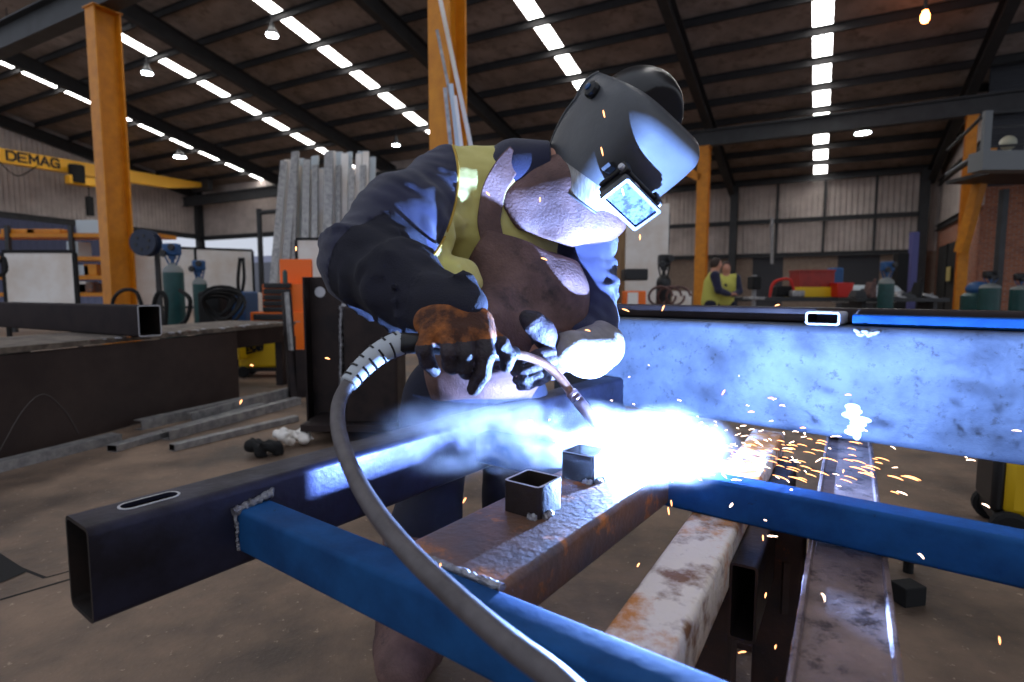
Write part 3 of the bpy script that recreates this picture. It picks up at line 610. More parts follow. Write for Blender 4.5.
tr = thing('drill_press', put(754, 13.2), 'small dark drill press standing behind the second worker', 'drill press')
mb = MB(); mb.tube([put(754, 13.2, 0), put(754, 13.2, zt(275, 13.2))], .05, 12); obj('press_column', mb, M['zinc'], tr)
mb = MB(); mb.box(put(754, 13.1, zt(283, 13.2)), (.2, .34, .3)); obj('press_head', mb, M['blackmatt'], tr, bevel=.03)
mb = MB(); mb.box(put(754, 13.1, zt(298, 13.2)), (.36, .36, .06)); obj('press_table', mb, M['zinc'], tr, bevel=.01)
mb = MB(); mb.box(put(754, 13.2, .02), (.5, .5, .04)); obj('press_base', mb, M['girder'], tr)
tr = thing('storage_tank', put(862, 17), 'pale horizontal tank lying before the rear wall', 'tank')
mb = MB(); r = .26; mb.lathe([(.02, -1.05), (r * .7, -1.02), (r, -.9), (r, .9), (r * .7, 1.02), (.02, 1.05)], put(864, 17, zt(294, 17)), Matrix.Rotation(PI / 2, 3, 'Y'), 24); obj('tank_shell', mb, M['tank'], tr, smooth=True)
for x in (848, 880):
    mb = MB(); mb.box(put(x, 17, .35), (.12, .4, .75)); obj('tank_leg', mb, M['girder'], tr)
mb = MB(); mb.box(put(911, 19, zt(232, 19) / 2), (.2, .2, zt(232, 19))); struct(obj('post', mb, mat('blue violet post', rgb(84, 84, 140), rough=.6)), 'blue painted post at the rear corner')
mb = MB(); mb.box(put(899, 18.5, 1.15), (.34, .3, 2.3)); tag(obj('dark_locker', mb, M['blackmatt'], bevel=.02), 'narrow black locker between green cylinder and blue post', 'locker')
random.seed(5)
for k, (x, w, h) in enumerate(((858, .35, .16), (870, .2, .34), (898, .3, .12), (906, .5, .1), (917, .12, .34), (928, .5, .07))):
    mb = MB()
    mb.box(put(x, 12.6, zb + h / 2), (w * .8, .3, h), Matrix.Rotation(random.uniform(-.3, .3), 3, 'Y'), taper=.7); mb.tube([put(x, 12.6, zb + h * .5), put(x + 5, 12.5, zb + h * 1.2)], .03, 8)
    tag(obj('hand_tool', mb, M[['girder', 'leather', 'zinc', 'girder', 'blackmatt', 'zinc'][k]], bevel=.01), ['grey hand tool on the low bench in front of the pale tank', 'brown upright tool in front of the pale tank', 'grey tool on the low bench left of the blue post', 'wide dark tool heap under the blue post', 'thin black upright tool right of the blue post', 'flat grey tool before the black sliding door'][k], 'tool')
t = thing('low_bench', put(893, 12.6), 'low dark bench with scattered tools before the black sliding door', 'bench')
mb = MB(); mb.box(put(893, 12.6, zb - .04), (2.0, .7, .08)); obj('bench_top', mb, M['girder'], t)
for x in (858, 928):
    mb = MB(); mb.box(put(x, 12.6, (zb - .08) / 2), (.08, .5, zb - .08)); obj('leg', mb, M['girder'], t)
mb = MB(); mb.tube([C(772, 218, 25), C(772, 264, 25)], .08, 8); struct(obj('drop_pipe', mb, M['zinc']), 'pale vertical pipe on the rear wall')
# yellow machine at the right edge, on the floor
q = G(1036, 520, 0); tw, bx, W = weld_machine((2.39, 2.5, 0), .34, .28, .34, 'yellow machine with black front on the floor at the right edge', -.5)
# steel blocks on the floor at right
p = G(907, 602, 0); tb = thing('steel_block', p, 'small black square steel block on the floor under the blue bar', 'block')
mb = MB(); mb.box(p + Z * .035, (.09, .07, .07), Matrix.Rotation(.2, 3, 'Z')); obj('block_body', mb, M['blackmatt'], tb, bevel=.004)
p = G(908, 572, 0) ; tb = thing('bolt', p, 'short black bolt standing head up on the floor beside the brown beam', 'bolt')
mb = MB(); mb.lathe([(.018, 0), (.018, .055)], p, None, 12); obj('bolt_shank', mb, M['blackmatt'], tb)
mb = MB(); mb.lathe([(.038, .05), (.04, .055), (.04, .075), (.036, .08)], p, None, 6); obj('bolt_head', mb, M['blackmatt'], tb)
# ================================================================== THE BENCH AND FLOOR STEEL AT THE LEFT
def bake_cut(o, cutter_mb):
    me = bpy.data.meshes.new('cut'); me.from_pydata(cutter_mb.v, [], cutter_mb.f); me.update()
    c = bpy.data.objects.new('cut', me); COL.objects.link(c); c.matrix_world = Matrix.Identity(4)
    b = o.modifiers.new('cut', 'BOOLEAN'); b.operation = 'DIFFERENCE'; b.object = c; b.solver = 'EXACT'
    bpy.context.view_layer.update(); dg = bpy.context.evaluated_depsgraph_get()
    nm = bpy.data.meshes.new_from_object(o.evaluated_get(dg)); o.modifiers.remove(b); o.data = nm
    bpy.data.objects.remove(c)
p0, p1 = G(0, 462), G(240, 398); d = (p1 - p0).normalized(); L = (p1 - p0).length; n = Vector((-d.y, d.x, 0)); R = look(d)
t = thing('steel_bench', p0, 'long dark steel bench with slag crusted top at the left', 'workbench')
zt0 = .745
mb = MB(); mb.box((p0 + p1) / 2 - d * .6 + n * .02 + Z * (zt0 / 2 - .02), (L + 1.2, .03, zt0 - .06), R); obj('side_plate', mb, mat('oily black plate', rgb(54, 44, 42), rgb(70, 58, 54), scale=2.5, rough=.5, metal=.3, bump=.1, c3=rgb(96, 90, 86), s3=14, lo3=.72, hi3=.76), t, bevel=.003)
mb = MB(); mb.box((p0 + p1) / 2 - d * .1 + n * .45 + Z * (zt0 - .02), (L + 2.2, .92, .04), R); obj('bench_top', mb, mat('scaled bench top', rgb(120, 108, 96), rgb(60, 50, 44), scale=9, rough=.7, bump=.6, bscale=30), t)
mb = MB(); mb.box(p1 + d * .45 + n * .03 + Z * (zt0 - .13), (.95, .04, .19), R); obj('edge_rail', mb, M['steel_black'], t)
random.seed(3)
for k in range(26):
    q = p0 + d * (L * .3 + k * .105) + n * random.uniform(-.02, .03) + Z * (zt0 - .005)
    mb = MB(); mb.ell(q, (random.uniform(.015, .04), .02, random.uniform(.006, .018)), n=6); obj('slag_crust', mb, M['bead'] if k % 3 else M['rustbar'], t)
for q in (p1 + d * .85 + n * .1, p1 + d * .85 + n * .8, p0 - d * 1.0 + n * .8):
    mb = MB(); mb.box(q + Z * (zt0 - .05) / 2, (.09, .09, zt0 - .05), R); obj('leg', mb, M['steel_black'], t)
arc_pts = [C(8, 452, 3.62), C(22, 410, 3.8), C(38, 394, 3.95), C(52, 410, 4.1), C(60, 432, 4.2)]
arc_pts = [q - n * ((q - p0).dot(n) + .0) + n * 0.002 for q in arc_pts]
mb = MB(); mb.tube(spline(arc_pts, 8), .0025, 5); obj('chalk_arc', mb, M['chalk'], t)
# hollow tube lying on the bench
ax = Vector((1032, -569, 0)).normalized(); w = Vector((-ax.y, ax.x, 0)) if False else Vector((.483, .876, 0))
e = C(139, 338, 4.5); e.z = zt0
t = thing('hollow_section', e, 'thick black rectangular tube lying on the steel bench, open end bright rimmed', 'steel tube')
mb = MB(); c = e + w * .09 + Z * .128; rhs(mb, c, c - ax * 2.6, .18, .25, .008); obj('tube_wall', mb, [M['tube_black'], M['steel_in'], M['cut']], t, smooth=True)
# galvanised sections on the floor
for k, (a, b, w_, h_, z, lab) in enumerate((
    ((-30, 478), (117, 441), .11, .06, 0, 'galvanised floor channel nearest the picture corner under the bench'),
    ((112, 452), (262, 408), .09, .05, 0, 'galvanised channel with open end in the middle of the floor stack'),
    ((138, 430), (268, 400), .09, .08, 0, 'galvanised channel against the bench foot, furthest back'),
    ((166, 440), (298, 404), .08, .07, 0, 'long galvanised channel lying second from the front of the floor stack'),
    ((172, 451), (296, 421), .07, .05, 0, 'short galvanised channel at the front of the floor stack'),
    ((190, 425), (302, 393), .05, .10, 0, 'thin galvanised angle leaning at the rear of the floor stack'))):
    p, q = G(*a), G(*b); mb = MB()
    R = look(q - p) @ Matrix.Rotation(PI / 2 * (k % 2), 3, 'X') if False else look(q - p)
    prof = [(y, z_ + h_ / 2) for (y, z_) in (rrect(w_, h_, .006) if k in (1, 4) else channel(w_, h_, .006))]
    if k in (1, 4): mb.hollow(prof, [(y, z_ + h_ / 2) for (y, z_) in rrect(w_ - .01, h_ - .01, .003)], p, R, (q - p).length, 0, 1, 0)
    else: mb.prism(prof, p, R, (q - p).length)
    tag(obj('galvanised_channel', mb, [M['zinc'], M['steel_in']], origin=p), lab, 'steel channel')
# upright bracket
t = thing('column_stub', G(318, 430), 'upright black steel column stub with drilled plate and welded box beside the welder\'s elbow', 'steel column')
Yb = 4.42
def bxp(x0, x1, y0, y1, Y0, Y1, m, name, par, bev=.004, cut=None):
    a = C(x0, y0, Y0); b = C(x1, y1, Y0); z0, z1 = sorted((a.z, b.z)); z0 = max(z0, 0.002)
    mb = MB(); mb.box(((a.x + b.x) / 2, (Y0 + Y1) / 2, (z0 + z1) / 2), (abs(b.x - a.x), Y1 - Y0, z1 - z0)); o = obj(name, mb, m, par)
    if cut: bake_cut(o, cut)
    if bev:
        q = o.modifiers.new('bevel', 'BEVEL'); q.width = bev; q.segments = 2; q.limit_method = 'ANGLE'
    return o
h0 = C(320, 292, Yb)
cm = MB(); cm.lathe([(.032, -.2), (.032, .2)], h0, Matrix.Rotation(PI / 2, 3, 'X'), 20)
bxp(303, 392, 277, 432, Yb, Yb + .03, M['steel_black'], 'face_plate', t, .003, cm)
mb = MB(); mb.lathe([(.031, -.004), (.041, -.004), (.041, .0), (.031, .0)], h0 - Vector((0, .001, 0)), Matrix.Rotation(PI / 2, 3, 'X'), 24); obj('hole_rim', mb, M['cut'], t)
bxp(302, 309, 277, 432, Yb - .12, Yb, M['steel_black'], 'side_flange', t, .003)
bxp(342, 398, 306, 424, Yb - .35, Yb, M['steel_black'], 'box_section', t, .02)
bxp(300, 400, 425, 432, Yb - .42, Yb + .2, M['steel_black'], 'base_plate', t, .003)
mb = MB(); mb.tube([C(341 + random.uniform(-.6, .6), 306 + k * 2.2, Yb - .03) for k in range(50)], [random.uniform(.012, .02) for _ in range(50)], 7); mb.tube([C(342 + k * 2, 306 + random.uniform(-.8, .8), Yb - .03) for k in range(14)], [random.uniform(.014, .024) for _ in range(14)], 7)
obj('weld_bead', mb, M['bead'], t, smooth=True)
# ================================================================== THE FRAME BEING WELDED
ZT = H - .39; ZL = H - .351
fr = thing('welded_frame', UV(.6, -.5, ZT), 'blue and black welded steel frame lying across the trestles in front of the welder', 'steel frame')
mb = MB(); rhs(mb, UV(.279, -1.033, ZL - .075), UV(2.1, -1.033, ZL - .075), .1, .15, .006, .014)
side = obj('side_rail', mb, [M['rail'], M['steel_in'], M['steel_in']], fr)
cm = MB(); a0 = G(124, 504, ZL); a1 = G(154, 499, ZL); sc = [(-.0, 0)]
q0, q1 = UV(.365, -1.037, ZL), UV(.445, -1.037, ZL)
prof = rrect(.085, .030, .0145, 6); me_v = [UV(.383 + x, -1.038 + y, z) for z in (ZL - .03, ZL + .03) for (x, y) in prof]; nn = len(prof)
cm.add(me_v, [(i, (i + 1) % nn, (i + 1) % nn + nn, i + nn) for i in range(nn)] + [tuple(range(nn - 1, -1, -1)), tuple(range(nn, 2 * nn))])
cm.f = [q[::-1] for q in cm.f]
bake_cut(side, cm); side.data.polygons.foreach_set('use_smooth', [True] * len(side.data.polygons)); side.data.set_sharp_from_angle(angle=math.radians(30))
mb = MB(); po = rrect(.093, .038, .0185, 6); pi_ = rrect(.085, .030, .0145, 6)
vs = [UV(.383 + x, -1.038 + y, ZL + z) for z in (-.001, .0012) for pr in (po, pi_) for (x, y) in pr]
fs = []
for i in range(nn):
    j = (i + 1) % nn; fs += [(2*nn + i, 2*nn + j, 3*nn + j, 3*nn + i), (i, j, 2*nn + j, 2*nn + i)]
mb.add(vs, fs); obj('slot_edge', mb, M['cut'], side)
def cross(name, s0, s1, t0, t1, m, zt=ZT, h=.08):
    mb = MB(); rhs(mb, UV((s0 + s1) / 2, t0, zt - h / 2), UV((s0 + s1) / 2, t1, zt - h / 2), s1 - s0, h, .004, .009)
    return obj(name, mb, [m, M['steel_in'], M['cut']], fr, smooth=True)
nb = cross('cross_bar', .50, .565, -.983, 1.15, M['blue']); fb = cross('cross_bar', 1.164, 1.229, -.983, 1.25, M['blue'])
mb = MB(); rhs(mb, UV(.566, -.54, ZT - .0375), UV(1.163, -.54, ZT - .0375), .20, .075, .006, .012); pb = obj('mounting_bar', mb, [M['rustbar'], M['steel_in'], M['cut']], fr, smooth=True); pb['label'] = 'brown bar with orange rust carrying two square stubs'
def stub(px, py, lab):
    c0 = G(px, py, ZT); s0 = c0.dot(U); t0 = c0.dot(V)
    mb = MB(); po = rrect(.076, .076, .008); pi2 = rrect(.066, .066, .005)
    mb.hollow(po, pi2, UV(s0 + .039, t0 - .039, ZT), look(Z, U), .056, 0, 1, 2); o = obj('square_stub', mb, [M['steel_black'], M['steel_in'], M['cut']], fr, smooth=True)
    mb = MB(); rr = random.Random(px)
    for (qa, qb) in ((UV(s0, t0 - .022, ZT), UV(s0, t0 - .004, ZT)), (UV(s0 + .012, t0 + .002, ZT), UV(s0 + .036, t0 + .002, ZT))):
        mb.tube([qa.lerp(qb, k / 9) + Z * .002 + Vector((rr.uniform(-.001, .001), rr.uniform(-.001, .001), 0)) for k in range(10)], [rr.uniform(.005, .009) for _ in range(10)], 8)
    obj('weld_bead', mb, M['bead'], o, smooth=True); return s0, t0
S1 = stub(539, 521, ''); S2 = stub(593, 485, '')
def bead(name, p, q, r0, r1, par, n=26, seed=1):
    rr = random.Random(seed); mb = MB()
    mb.tube([p.lerp(q, k / (n - 1)) + Vector((rr.uniform(-.0012, .0012), rr.uniform(-.0012, .0012), rr.uniform(-.001, .001))) for k in range(n)], [rr.uniform(r0, r1) for k in range(n)], 9)
    return obj(name, mb, M['bead'], par, smooth=True)
bead('weld_bead', UV(.492, -.978, ZT - .002), UV(.57, -.980, ZT + .012), .006, .010, nb, 30, 4)
bead('weld_bead', UV(.498, -.979, ZT - .075), UV(.496, -.979, ZT - .002), .002, .004, nb, 20, 5)
bead('weld_bead', UV(.567, -.66, ZT + .001), UV(.567, -.435, ZT + .001), .004, .007, pb, 40, 6)
bead('weld_bead', UV(1.162, -.62, ZT + .001), UV(1.162, -.445, ZT + .001), .004, .007, pb, 30, 7)
# trestles
def trestle_bar(name, c0, c1, w, h, m, par, zt=H - .47):
    mb = MB(); p = Vector((c0[0], c0[1], zt - h / 2)); q = Vector((c1[0], c1[1], zt - h / 2)); rhs(mb, p, q, w, h, .006, .011); return obj(name, mb, [m, M['rustdark'], M['rustdark']], par, smooth=True)
d1 = Vector((.516, .857, 0)).normalized(); c1 = Vector((.213, .80, 0))
t1 = thing('steel_trestle', Vector((.45, 1.2, 0)), 'scorched white and orange flaking trestle under the blue frame', 'trestle')
trestle_bar('top_beam', c1 - d1 * .28, c1 + d1 * 1.25, .1, .1, M['patina'], t1)
q = c1 + d1 * .30; mb = MB(); o_ = Vector((d1.y, -d1.x, 0)) * .075
rhs(mb, Vector((q.x, q.y, .535)) + o_, Vector((q.x, q.y, .535)) + o_ + d1 * .8, .05, .15, .005, .009); obj('lower_rail', mb, [M['steel_black'], M['steel_in'], M['rustdark']], t1, smooth=True)
for s in (.42, 1.1):
    q = c1 + d1 * s; mb = MB(); mb.prism(rrect(.09, .09, .008), Vector((q.x, q.y, 0)), look(Z, d1), H - .57); obj('leg', mb, M['rustdark'], t1)
    mb = MB(); mb.box(Vector((q.x, q.y, .01)), (.45, .16, .02), look(Vector((d1.y, -d1.x, 0)))); obj('foot_plate', mb, M['rustdark'], t1)
c2 = Vector((.401, .6455, 0)); d2 = (Vector((1.009, 1.67, 0)) - c2).normalized()
t2 = thing('steel_trestle', Vector((.8, 1.4, 0)), 'long brown worn trestle beam with raised pale edges, right of the scorched one', 'trestle')
mb = MB(); hw = .062; zt = H - .47
prof = [(-hw, -.13), (hw, -.13), (hw, 0), (hw - .008, .001), (hw - .010, -.007), (-hw + .010, -.007), (-hw + .008, .001), (-hw, 0)]
mb.prism(prof, c2 - d2 * .30 + Z * zt, look(d2), 2.35); obj('top_beam', mb, M['brown'], t2, bevel=.002)
for sgn in (-1, 1):
    nn2 = Vector((-d2.y, d2.x, 0)) * (hw - .004) * sgn
    rr = random.Random(9 + sgn); mb = MB(); mb.tube([c2 - d2 * .3 + nn2 + d2 * (k * .0235) + Z * (zt - .005 + rr.uniform(-.001, .001)) for k in range(100)], [rr.uniform(.003, .0055) for _ in range(100)], 6)
    obj('edge_bead', mb, M['patina'], t2, smooth=True)
t2['note'] = ''
del t2['note']
q = C(781, 560, 1.28); mb = MB(); mb.prism(rrect(.1, .1, .008), Vector((q.x, q.y, 0)), look(Z, d2), zt - .002); obj('leg', mb, M['rustdark'], t2)
mb = MB(); mb.box(Vector((q.x + .06, q.y - .03, zt - .2)), (.16, .05, .12)); obj('leg_bracket', mb, M['rustdark'], t2)
for s in (1.75,):
    q2 = c2 + d2 * s; mb = MB(); mb.prism(rrect(.1, .1, .008), Vector((q2.x, q2.y, 0)), look(Z, d2), zt - .13); obj('leg', mb, M['rustdark'], t2)
mb = MB(); mb.box(Vector((q.x, q.y, .01)), (.5, .2, .02)); obj('foot_plate', mb, M['rustdark'], t2)
# big beam behind
dR = Vector((.759, -.651, 0)).normalized(); nR = Vector((-dR.y, dR.x, 0)) ; pR = Vector((.504, 2.204, 0))
tR = thing('box_beam', pR + Z * .65, 'deep weathered grey box beam lying across behind the weld', 'steel beam')
mb = MB(); c = pR - dR * .42 + nR * .101 + Z * (.65 + .179); rhs(mb, c, c + dR * 3.0, .2, .356, .009, .026)
o = obj('beam_wall', mb, [M['bigbeam'], M['steel_in'], M['cut']], tR, smooth=True)
def onR(x, y, off=.001):       # a spot on the front face of the big beam
    r = ray(x, y); k = pR.dot(nR) / r.dot(nR); p = r * k; p.z += H; return p - nR * off
rr = random.Random(4); mb = MB()
for k in range(7):
    q = onR(855 + rr.uniform(-5, 6), 407 + k * 4.2); mb.ell(q, (rr.uniform(.02, .034), .003, .011), look(dR, Z), 8)
mb.ell(onR(857, 434), (.012, .003, .02), look(dR, Z), 8)
obj('white_patch', mb, mat('white patch', rgb(225, 228, 232), rough=.5), tR, smooth=True)  # flat white blobs on the beam's front face
mb = MB()
for k in range(8): mb.ell(onR(857 + k * 2.7, 333 + rr.uniform(-3, 3)), (.012, .003, .006), look(dR, Z) @ Matrix.Rotation(rr.uniform(-.6, .6), 3, 'Y'), 6)
obj('weld_scar', mb, M['zinc'], tR, smooth=True)
mb = MB(); mb.box((onR(640, 398) + onR(1024, 445)) / 2 * 1 - nR * -.002, (.01, .004, .004), look(dR))
# tubes resting on the big beam
zR = .65 + .358
def on_top(name, lab, s0, s1, off, w, h, m, end=None, cat='steel tube'):
    t = thing(name, pR + dR * s0 + nR * off + Z * zR, lab, cat)
    c = pR + nR * (off + w / 2) + Z * (zR + h / 2 + .001); mb = MB(); rhs(mb, c + dR * s0, c + dR * s1, w, h, .004, .008); obj('tube_wall', mb, [m, M['steel_in'], M['cut']], t, smooth=True); return t
on_top('square_tube', 'long dark square tube lying along the top of the grey box beam', -.42, 2.6, .125, .06, .052, M['steel_black'])
on_top('blue_tube', 'flat blue tube lying on the right half of the grey box beam', .70, 2.6, .055, .06, .034, M['blue'])
q = onR(803, 322); 
t = thing('short_tube', q, 'short rectangular tube offcut, white rimmed end facing the camera, on the grey box beam', 'steel tube')
s0 = (q - pR).dot(dR); c = pR + dR * (s0 + .055) + Z * (zR + .022)
mb = MB(); mb.hollow(rrect(.098, .042, .009), rrect(.086, .030, .005), c + nR * .002, look(nR, Z), .12, 0, 1, 2)
obj('tube_wall', mb, [M['cut'], M['steel_in'], M['tank']], t, smooth=True)
# ================================================================== THE TORCH
tt = thing('welding_torch', C(420, 340, 1.1), 'welding torch with grey cable, pale ribbed strain relief and curved brass neck', 'welding torch')
cab_pts = [(760, 1500, .16), (650, 860, .33), (600, 730, .40), (560, 682, .45), (505, 640, .50), (450, 592, .57), (405, 548, .64), (372, 506, .72), (350, 466, .82), (339, 432, .91), (338, 408, .97), (344, 391, 1.0), (356, 375, 1.03)]
mb = MB(); mb.tube(spline([C(*q) for q in cab_pts], 10), .0125, 16); obj('cable', mb, M['rubber'], tt, smooth='all')
sr = spline([C(*q) for q in ((348, 384, 1.015), (362, 368, 1.04), (381, 352, 1.06), (402, 342, 1.08))], 10)
n_ = len(sr); mb = MB(); mb.tube(sr, [.0165 + .0075 * (i / n_) for i in range(n_)], 20); srl = obj('strain_relief', mb, M['relief'], tt, smooth='all')
for i in range(3, n_ - 1, 5):
    a = sr[i]; dirv = (sr[min(i + 1, n_ - 1)] - sr[i - 1]).normalized(); R = look(dirv); r0 = .0168 + .0075 * i / n_
    for half in (0, 1):
        mb = MB(); pts = [a + dirv * (.0045 * half * 1.0) + R @ Vector((0, math.cos(t_) * r0, math.sin(t_) * r0)) for t_ in [math.radians(x + (150 if half else -20)) for x in range(0, 150, 12)]]
        mb.tube(pts, .0022, 6); obj('relief_groove', mb, M['black'], srl)
hd = spline([C(*q) for q in ((400, 343, 1.075), (430, 344, 1.09), (465, 349, 1.11), (500, 353, 1.19), (514, 353, 1.23))], 8)
mb = MB(); mb.tube(hd, [.024 - .006 * (i / len(hd)) for i in range(len(hd))], 18, flat=.85); obj('handle', mb, M['black'], tt, smooth='all')
nk = spline([C(*q) for q in ((508, 353, 1.22), (528, 357, 1.28), (546, 365, 1.31), (560, 378, 1.32), (572, 394, 1.32))], 8)
mb = MB(); mb.tube(nk, .0105, 14); obj('neck', mb, M['copper'], tt, smooth='all')
p = C(570, 391, 1.32); q = C(606, 435, 1.30); dv = (q - p); R = look(dv); mb = MB()
mb.lathe([(.011, 0), (.0145, .004), (.0145, .012), (.0125, .014), (.0145, .017), (.0145, .024), (.0125, .026), (.0145, .029), (.015, .04), (.0145, dv.length * .8), (.0105, dv.length)], p, R @ Matrix.Rotation(PI / 2, 3, 'Y'), 20); obj('nozzle', mb, mat('heat stained nozzle', rgb(150, 120, 110), rgb(98, 84, 98), scale=18, rough=.35, metal=.85), tt, smooth=True)
WELD = UV(1.195, -.487, ZT + .004)
mb = MB(); mb.tube([q, WELD], .0012, 6); obj('filler_wire', mb, M['copper'], tt)
# ================================================================== ARC, SPARKS, SMOKE, LIGHT
mb = MB(); mb.ell(WELD, (.006, .006, .003), n=10); tag(obj('welding_arc', mb, M['arc'], smooth='all'), 'blinding white blue welding arc where the brown bar meets the far blue bar', 'welding arc')
ld = bpy.data.lights.new('arc_light', 'POINT'); ld.energy = ARC_W; ld.color = (.25, .44, 1.0); ld.shadow_soft_size = .004
lo = bpy.data.objects.new('arc_light', ld); lo.location = WELD + Vector((0, 0, .005)); COL.objects.link(lo)
def spark(mb, p, d, L, r, bend=0.0):
    d = d.normalized(); s = Vector((-d.y, d.x, .3)).normalized()
    pts = [p + d * (L * k / 5) + s * (bend * (k / 5) ** 2) - Z * (L * .25 * (k / 5) ** 2) for k in range(6)]
    mb.tube(pts, [r * .3, r * .8, r, r, r * .8, r * .3], 5)
rr = random.Random(12); mb = MB()
for k in range(230):
    az = rr.gauss(.1, .8); el = rr.uniform(-.1, .75); dist = rr.expovariate(1 / .17) + .03
    d = Vector((math.cos(az) * math.cos(el), math.sin(az) * math.cos(el), math.sin(el) * .6)); p = WELD + d * dist
    p.z = max(p.z - dist * dist * .25, ZT + .004)
    if p.z > ZT + .22: p.z = ZT + rr.uniform(.01, .1)
    spark(mb, p, d + Vector((rr.gauss(0, .2), rr.gauss(0, .2), rr.gauss(0, .2))), rr.uniform(.004, .020), rr.uniform(.0005, .0013), rr.uniform(-.01, .01))
tag(obj('spark_shower', mb, M['spark_white'], smooth='all'), 'dense shower of white hot sparks flying from the weld', 'sparks', kind='stuff')
mb = MB()
for k in range(75):
    x = rr.uniform(-1, 1); az = rr.uniform(-.5, .35); dist = rr.uniform(.12, .50)
    d = Vector((math.cos(az), math.sin(az), 0)); p = WELD + d * dist; p.z = ZT + rr.uniform(.0, .035)
    spark(mb, p, d, rr.uniform(.012, .035), rr.uniform(.0007, .0015), 0)
tag(obj('spark_stream', mb, M['spark'], smooth='all'), 'stream of orange sparks skimming right over the blue bar', 'sparks', kind='stuff')
lone = [(768, 398, 1.0, .8, .1), (748, 412, 1.1, .9, .2), (540, 152+50, 1.05, 0, 1), (486, 192, 1.35, .7, -.5), (603, 110, 1.1, .3, -.9), (601, 147, 1.08, .3, -.9), (622, 188, 1.0, .3, -.9), (640, 240, 1.0, 0, 1), (662, 311, 1.1, .3, .9), (775, 306, 1.3, .9, .5), (622, 309, 1.2, .9, -.1), (240, 404, .75, .3, 1), (296, 251, 1, 0, 1), (440, 568, .7, .1, 1), (643, 512, 1.1, .2, -.9), (637, 567, 1.0, .4, .8), (650, 580, 1.0, .2, .9), (671, 500, 1.1, .2, -.9), (668, 507, 1.1, .2, -.9), (763, 535, 1.0, .1, -.9), (765, 598, .95, .2, 1), (775, 649, .8, .2, 1), (738, 653, .8, .9, .3), (788, 498, 1.1, .6, -.6), (999, 636, .7, .3, -.9), (843, 473, 1.2, .2, 1), (870, 472, 1.2, .8, -.4), (722, 474, 1.1, .8, -.5), (463, 503, .9, .4, .9), (541, 258, 1.3, .9, -.1), (325, 358, 2.0, .9, 0), (250, 365, 3.0, .9, 0), (789, 448, 1.2, .9, 0), (800, 428, 1.2, .9, .2), (845, 395, 1.2, .9, .2), (556, 444, .9, .8, -.5), (722, 395, 1.1, .4, .9), (585, 330, 1.1, .9, 0)]
for k, (x, y, Y, dx, dz) in enumerate(lone):
    mb = MB(); p = C(x, y, Y); spark(mb, p, Vector((dx, .1, dz)), .009 * Y ** .5 + rr.uniform(0, .006), .0013 * Y); tag(obj('flying_spark', mb, M['spark'], smooth='all', origin=p), 'single glowing orange spark flying clear of the shower', 'spark', 'lone sparks around the weld')
# smoke: thin haze over the frame, plus a volume added for the arc's glow
def smoke_mat(name, dens, scale, c, r):
    m = bpy.data.materials.new(name); m.use_nodes = True; nt = m.node_tree; N = nt.nodes; L = nt.links; N.clear()
    o = N.new('ShaderNodeOutputMaterial'); v = N.new('ShaderNodeVolumePrincipled'); L.new(v.outputs[0], o.inputs['Volume']); v.inputs['Color'].default_value = (.93, .95, 1, 1); v.inputs['Anisotropy'].default_value = .15
    tc = N.new('ShaderNodeTexCoord'); no = N.new('ShaderNodeTexNoise'); no.inputs['Scale'].default_value = scale; no.inputs['Detail'].default_value = 4; no.inputs['Distortion'].default_value = .6
    L.new(tc.outputs['Object'], no.inputs['Vector'])
    mr = N.new('ShaderNodeMapRange'); L.new(no.outputs['Fac'], mr.inputs[0]); mr.inputs[1].default_value = .46; mr.inputs[2].default_value = .68; mr.inputs[3].default_value = 0.0
    vm = N.new('ShaderNodeVectorMath'); vm.operation = 'DIVIDE'; L.new(tc.outputs['Object'], vm.inputs[0]); vm.inputs[1].default_value = r
    ln = N.new('ShaderNodeVectorMath'); ln.operation = 'LENGTH'; L.new(vm.outputs[0], ln.inputs[0])
    fo = N.new('ShaderNodeMapRange'); L.new(ln.outputs['Value'], fo.inputs[0]); fo.inputs[1].default_value = 1.0; fo.inputs[2].default_value = .35; fo.interpolation_type = 'SMOOTHSTEP'
    mu = N.new('ShaderNodeMath'); mu.operation = 'MULTIPLY'; L.new(mr.outputs[0], mu.inputs[0]); L.new(fo.outputs[0], mu.inputs[1])
    mu2 = N.new('ShaderNodeMath'); mu2.operation = 'MULTIPLY'; L.new(mu.outputs[0], mu2.inputs[0]); mu2.inputs[1].default_value = dens; L.new(mu2.outputs[0], v.inputs['Density'])
    return m
def smoke(name, c, r, dens, scale, label, R=None):
    mb = MB(); mb.ell(c, r, R, 14); o = bpy.data.objects.new(name, bpy.data.meshes.new(name))
    Mw = Matrix.Translation(c) @ (R.to_4x4() if R else Matrix.Identity(4)); inv = Mw.inverted()
    o.data.from_pydata([tuple(inv @ Vector(v)) for v in mb.v], [], mb.f); o.data.materials.append(smoke_mat(name, dens, scale, c, r)); o.matrix_world = Mw
    link_obj(o, None, Mw); tag(o, label, 'smoke', kind='stuff')
RS = look(Vector((-.75, .15, .02)))
smoke('welding_smoke', UV(1.05, -.72, ZT + .045), (.46, .25, .11), SM1, 11, 'pale blue smoke rolling left over the frame from the weld', RS)
smoke('arc_glow_haze', WELD + Vector((.03, 0, .02)), (.17, .17, .12), SM2, 9, 'haze volume added around the arc to give its glow')  # extra volume, added so the arc light shows as a glow
